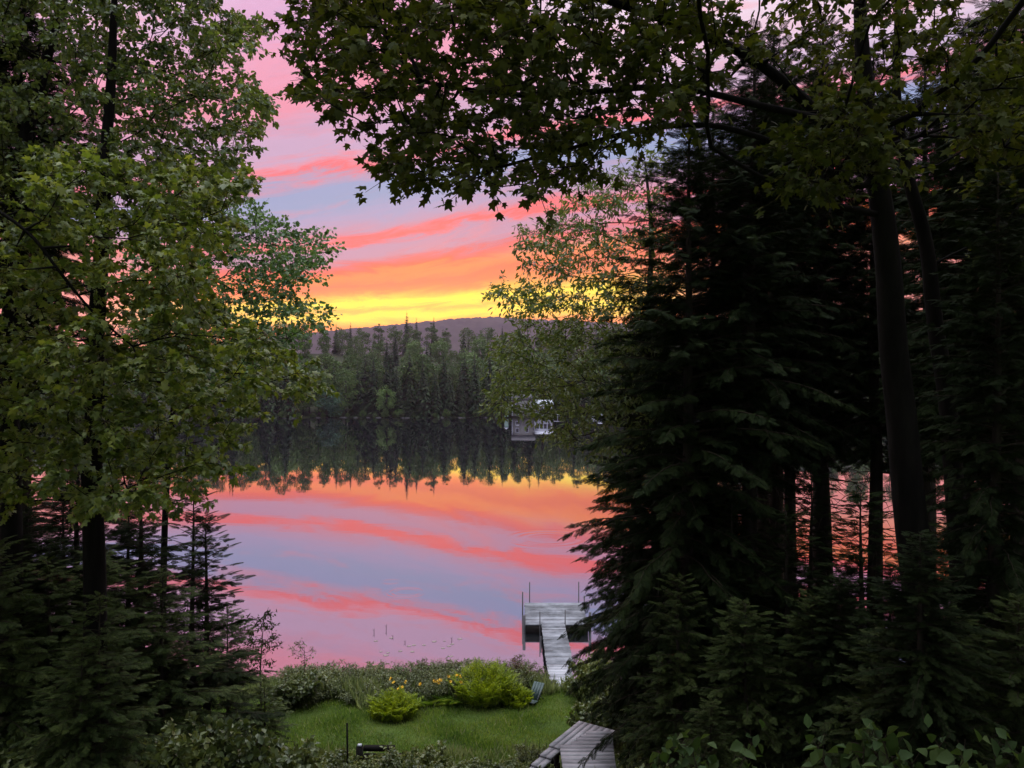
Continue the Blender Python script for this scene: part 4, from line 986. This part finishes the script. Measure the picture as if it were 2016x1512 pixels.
stops = [(0.0, S(230, 120, 70)), (0.0753, S(248, 130, 40)), (0.0833, S(255, 200, 15)), (0.0907, S(255, 232, 10)), (0.0980, S(238, 170, 30)), (0.1047, S(255, 236, 5)), (0.1153, S(252, 172, 24)), (0.1227, S(248, 116, 34)), (0.1320, S(236, 98, 50)), (0.1393, S(250, 122, 44)), (0.1460, S(252, 132, 40)), (0.1527, S(248, 84, 50)), (0.1600, S(226, 92, 100)), (0.1700, S(190, 140, 172)), (0.1860, S(186, 142, 176)), (0.1940, S(255, 88, 84)), (0.2000, S(240, 105, 115)), (0.2100, S(196, 144, 174)), (0.2287, S(164, 158, 198)), (0.2500, S(138, 160, 200)), (0.2733, S(142, 160, 202)), (0.2847, S(186, 152, 184)), (0.2927, S(248, 106, 112)), (0.3020, S(232, 146, 166)), (0.3140, S(200, 164, 196)), (0.3433, S(205, 166, 198)), (0.3833, S(240, 148, 170)), (0.4367, S(240, 160, 186)), (0.4833, S(228, 170, 208)), (.62, S(226, 185, 214)), (.9, S(226, 210, 230))]
west = k.ramp(t2, stops)
# the yellow glow belongs to the sunset point only
gl_ = k.m('MULTIPLY', k.m('DIVIDE', k.m('SUBTRACT', k.m('ABSOLUTE', k.m('ADD', sa, .10)), .24), .16, clamp=True), k.m('MULTIPLY', k.m('SUBTRACT', .19, v), 25.0, clamp=True))
west = k.mix(gl_, west, rgb(S(240, 140, 125)))
wh = k.m('MULTIPLY', k.m('DIVIDE', k.m('SUBTRACT', v, .35), .12, clamp=True), k.m('DIVIDE', k.m('SUBTRACT', k.m('ABSOLUTE', k.m('ADD', sa, .20)), .13), .15, clamp=True))
west = k.mix(k.m('MULTIPLY', wh, .8), west, rgb(S(242, 228, 243)))
# wisps of lit cloud between the bands
wv = k.xyz(k.m('MULTIPLY', sa, 5.0), k.m('MULTIPLY', t, 26.0), 3.7); wn = k.noise(wv, 1.0, 7, .66, .9)
wm = k.m('MULTIPLY', k.m('MULTIPLY', k.m('SUBTRACT', wn, .52), 5.0, clamp=True), k.m('MULTIPLY', k.m('MULTIPLY', k.m('SUBTRACT', v, .155), 25.0, clamp=True), .5))
west = k.mix(wm, west, rgb(S(252, 120, 118)))
gn = k.noise(wv, .7, 6, .6, .6)
gm = k.m('MULTIPLY', k.m('MULTIPLY', k.m('SUBTRACT', .46, gn), 6.0, clamp=True), k.m('MULTIPLY', k.m('MULTIPLY', k.m('SUBTRACT', v, .15), 25.0, clamp=True), .38))
west = k.mix(gm, west, rgb(S(160, 160, 198)))
# brighter open sky overhead, dim blue dusk in the east
el = k.m('DIVIDE', k.m('SUBTRACT', v, .56), 1.0, clamp=True)
zen = k.mix(el, west, rgb((4.4, 4.5, 4.9)))
eb = k.m('MULTIPLY_ADD', k.m('MULTIPLY', ca, -1.0), .9, .35, clamp=True)
eastf = k.m('MULTIPLY', eb, k.m('SUBTRACT', 1.0, k.m('DIVIDE', k.m('SUBTRACT', v, .9), 2.0, clamp=True)))
c = k.mix(eastf, zen, rgb((.42, .46, .58)))
glow = k.m('MULTIPLY_ADD', k.m('MULTIPLY', k.m('SUBTRACT', .138, v), 40.0, clamp=True), .32, 1.0)
c = k.mix(1.0, c, k.xyz(glow, glow, glow), 'MULTIPLY')
low = k.m('MULTIPLY', z, -12.0, clamp=True)
c = k.mix(low, c, rgb((.03, .035, .03)))
sky = k.n('ShaderNodeTexSky', sky_type='NISHITA'); sky.sun_disc = False; sky.sun_elevation = SUN_EL; sky.sun_rotation = SUN_AZ
b1 = k.n('ShaderNodeBackground'); k.L.new(c, b1.inputs[0]); b1.inputs[1].default_value = 1.0
b2 = k.n('ShaderNodeBackground'); k.L.new(sky.outputs[0], b2.inputs[0]); b2.inputs[1].default_value = .02
ad = k.n('ShaderNodeAddShader'); k.L.new(b1.outputs[0], ad.inputs[0]); k.L.new(b2.outputs[0], ad.inputs[1]); k.L.new(ad.outputs[0], out.inputs[0])

ld = bpy.data.lights.new('sun', 'SUN'); ld.energy = .4; ld.angle = math.radians(2); ld.color = (1, .6, .35)
so_ = bpy.data.objects.new('sun', ld); COL.objects.link(so_)
from mathutils import Vector
dv = Vector((math.sin(SUN_AZ) * math.cos(SUN_EL), math.cos(SUN_AZ) * math.cos(SUN_EL), math.sin(SUN_EL)))
so_.rotation_euler = dv.to_track_quat('Z', 'Y').to_euler()

# ------------------------------------------------------------------ camera and view
cd = bpy.data.cameras.new('camera'); cd.sensor_width = 36; cd.lens = F / 2016 * 36; cd.clip_end = 12000; cd.clip_start = .05
co = bpy.data.objects.new('camera', cd); COL.objects.link(co); co.location = (0, 0, CAMZ); co.rotation_euler = (math.pi / 2, 0, 0); SC.camera = co
vs = SC.view_settings; vs.view_transform = 'Standard'; vs.look = 'None'; vs.exposure = 0; vs.gamma = 1; vs.use_curve_mapping = False
cy = SC.cycles
cy.use_denoising = True; cy.max_bounces = 5; cy.diffuse_bounces = 2; cy.glossy_bounces = 2; cy.transmission_bounces = 2; cy.volume_bounces = 0; cy.transparent_max_bounces = 4
cy.use_adaptive_sampling = True; cy.adaptive_threshold = .02
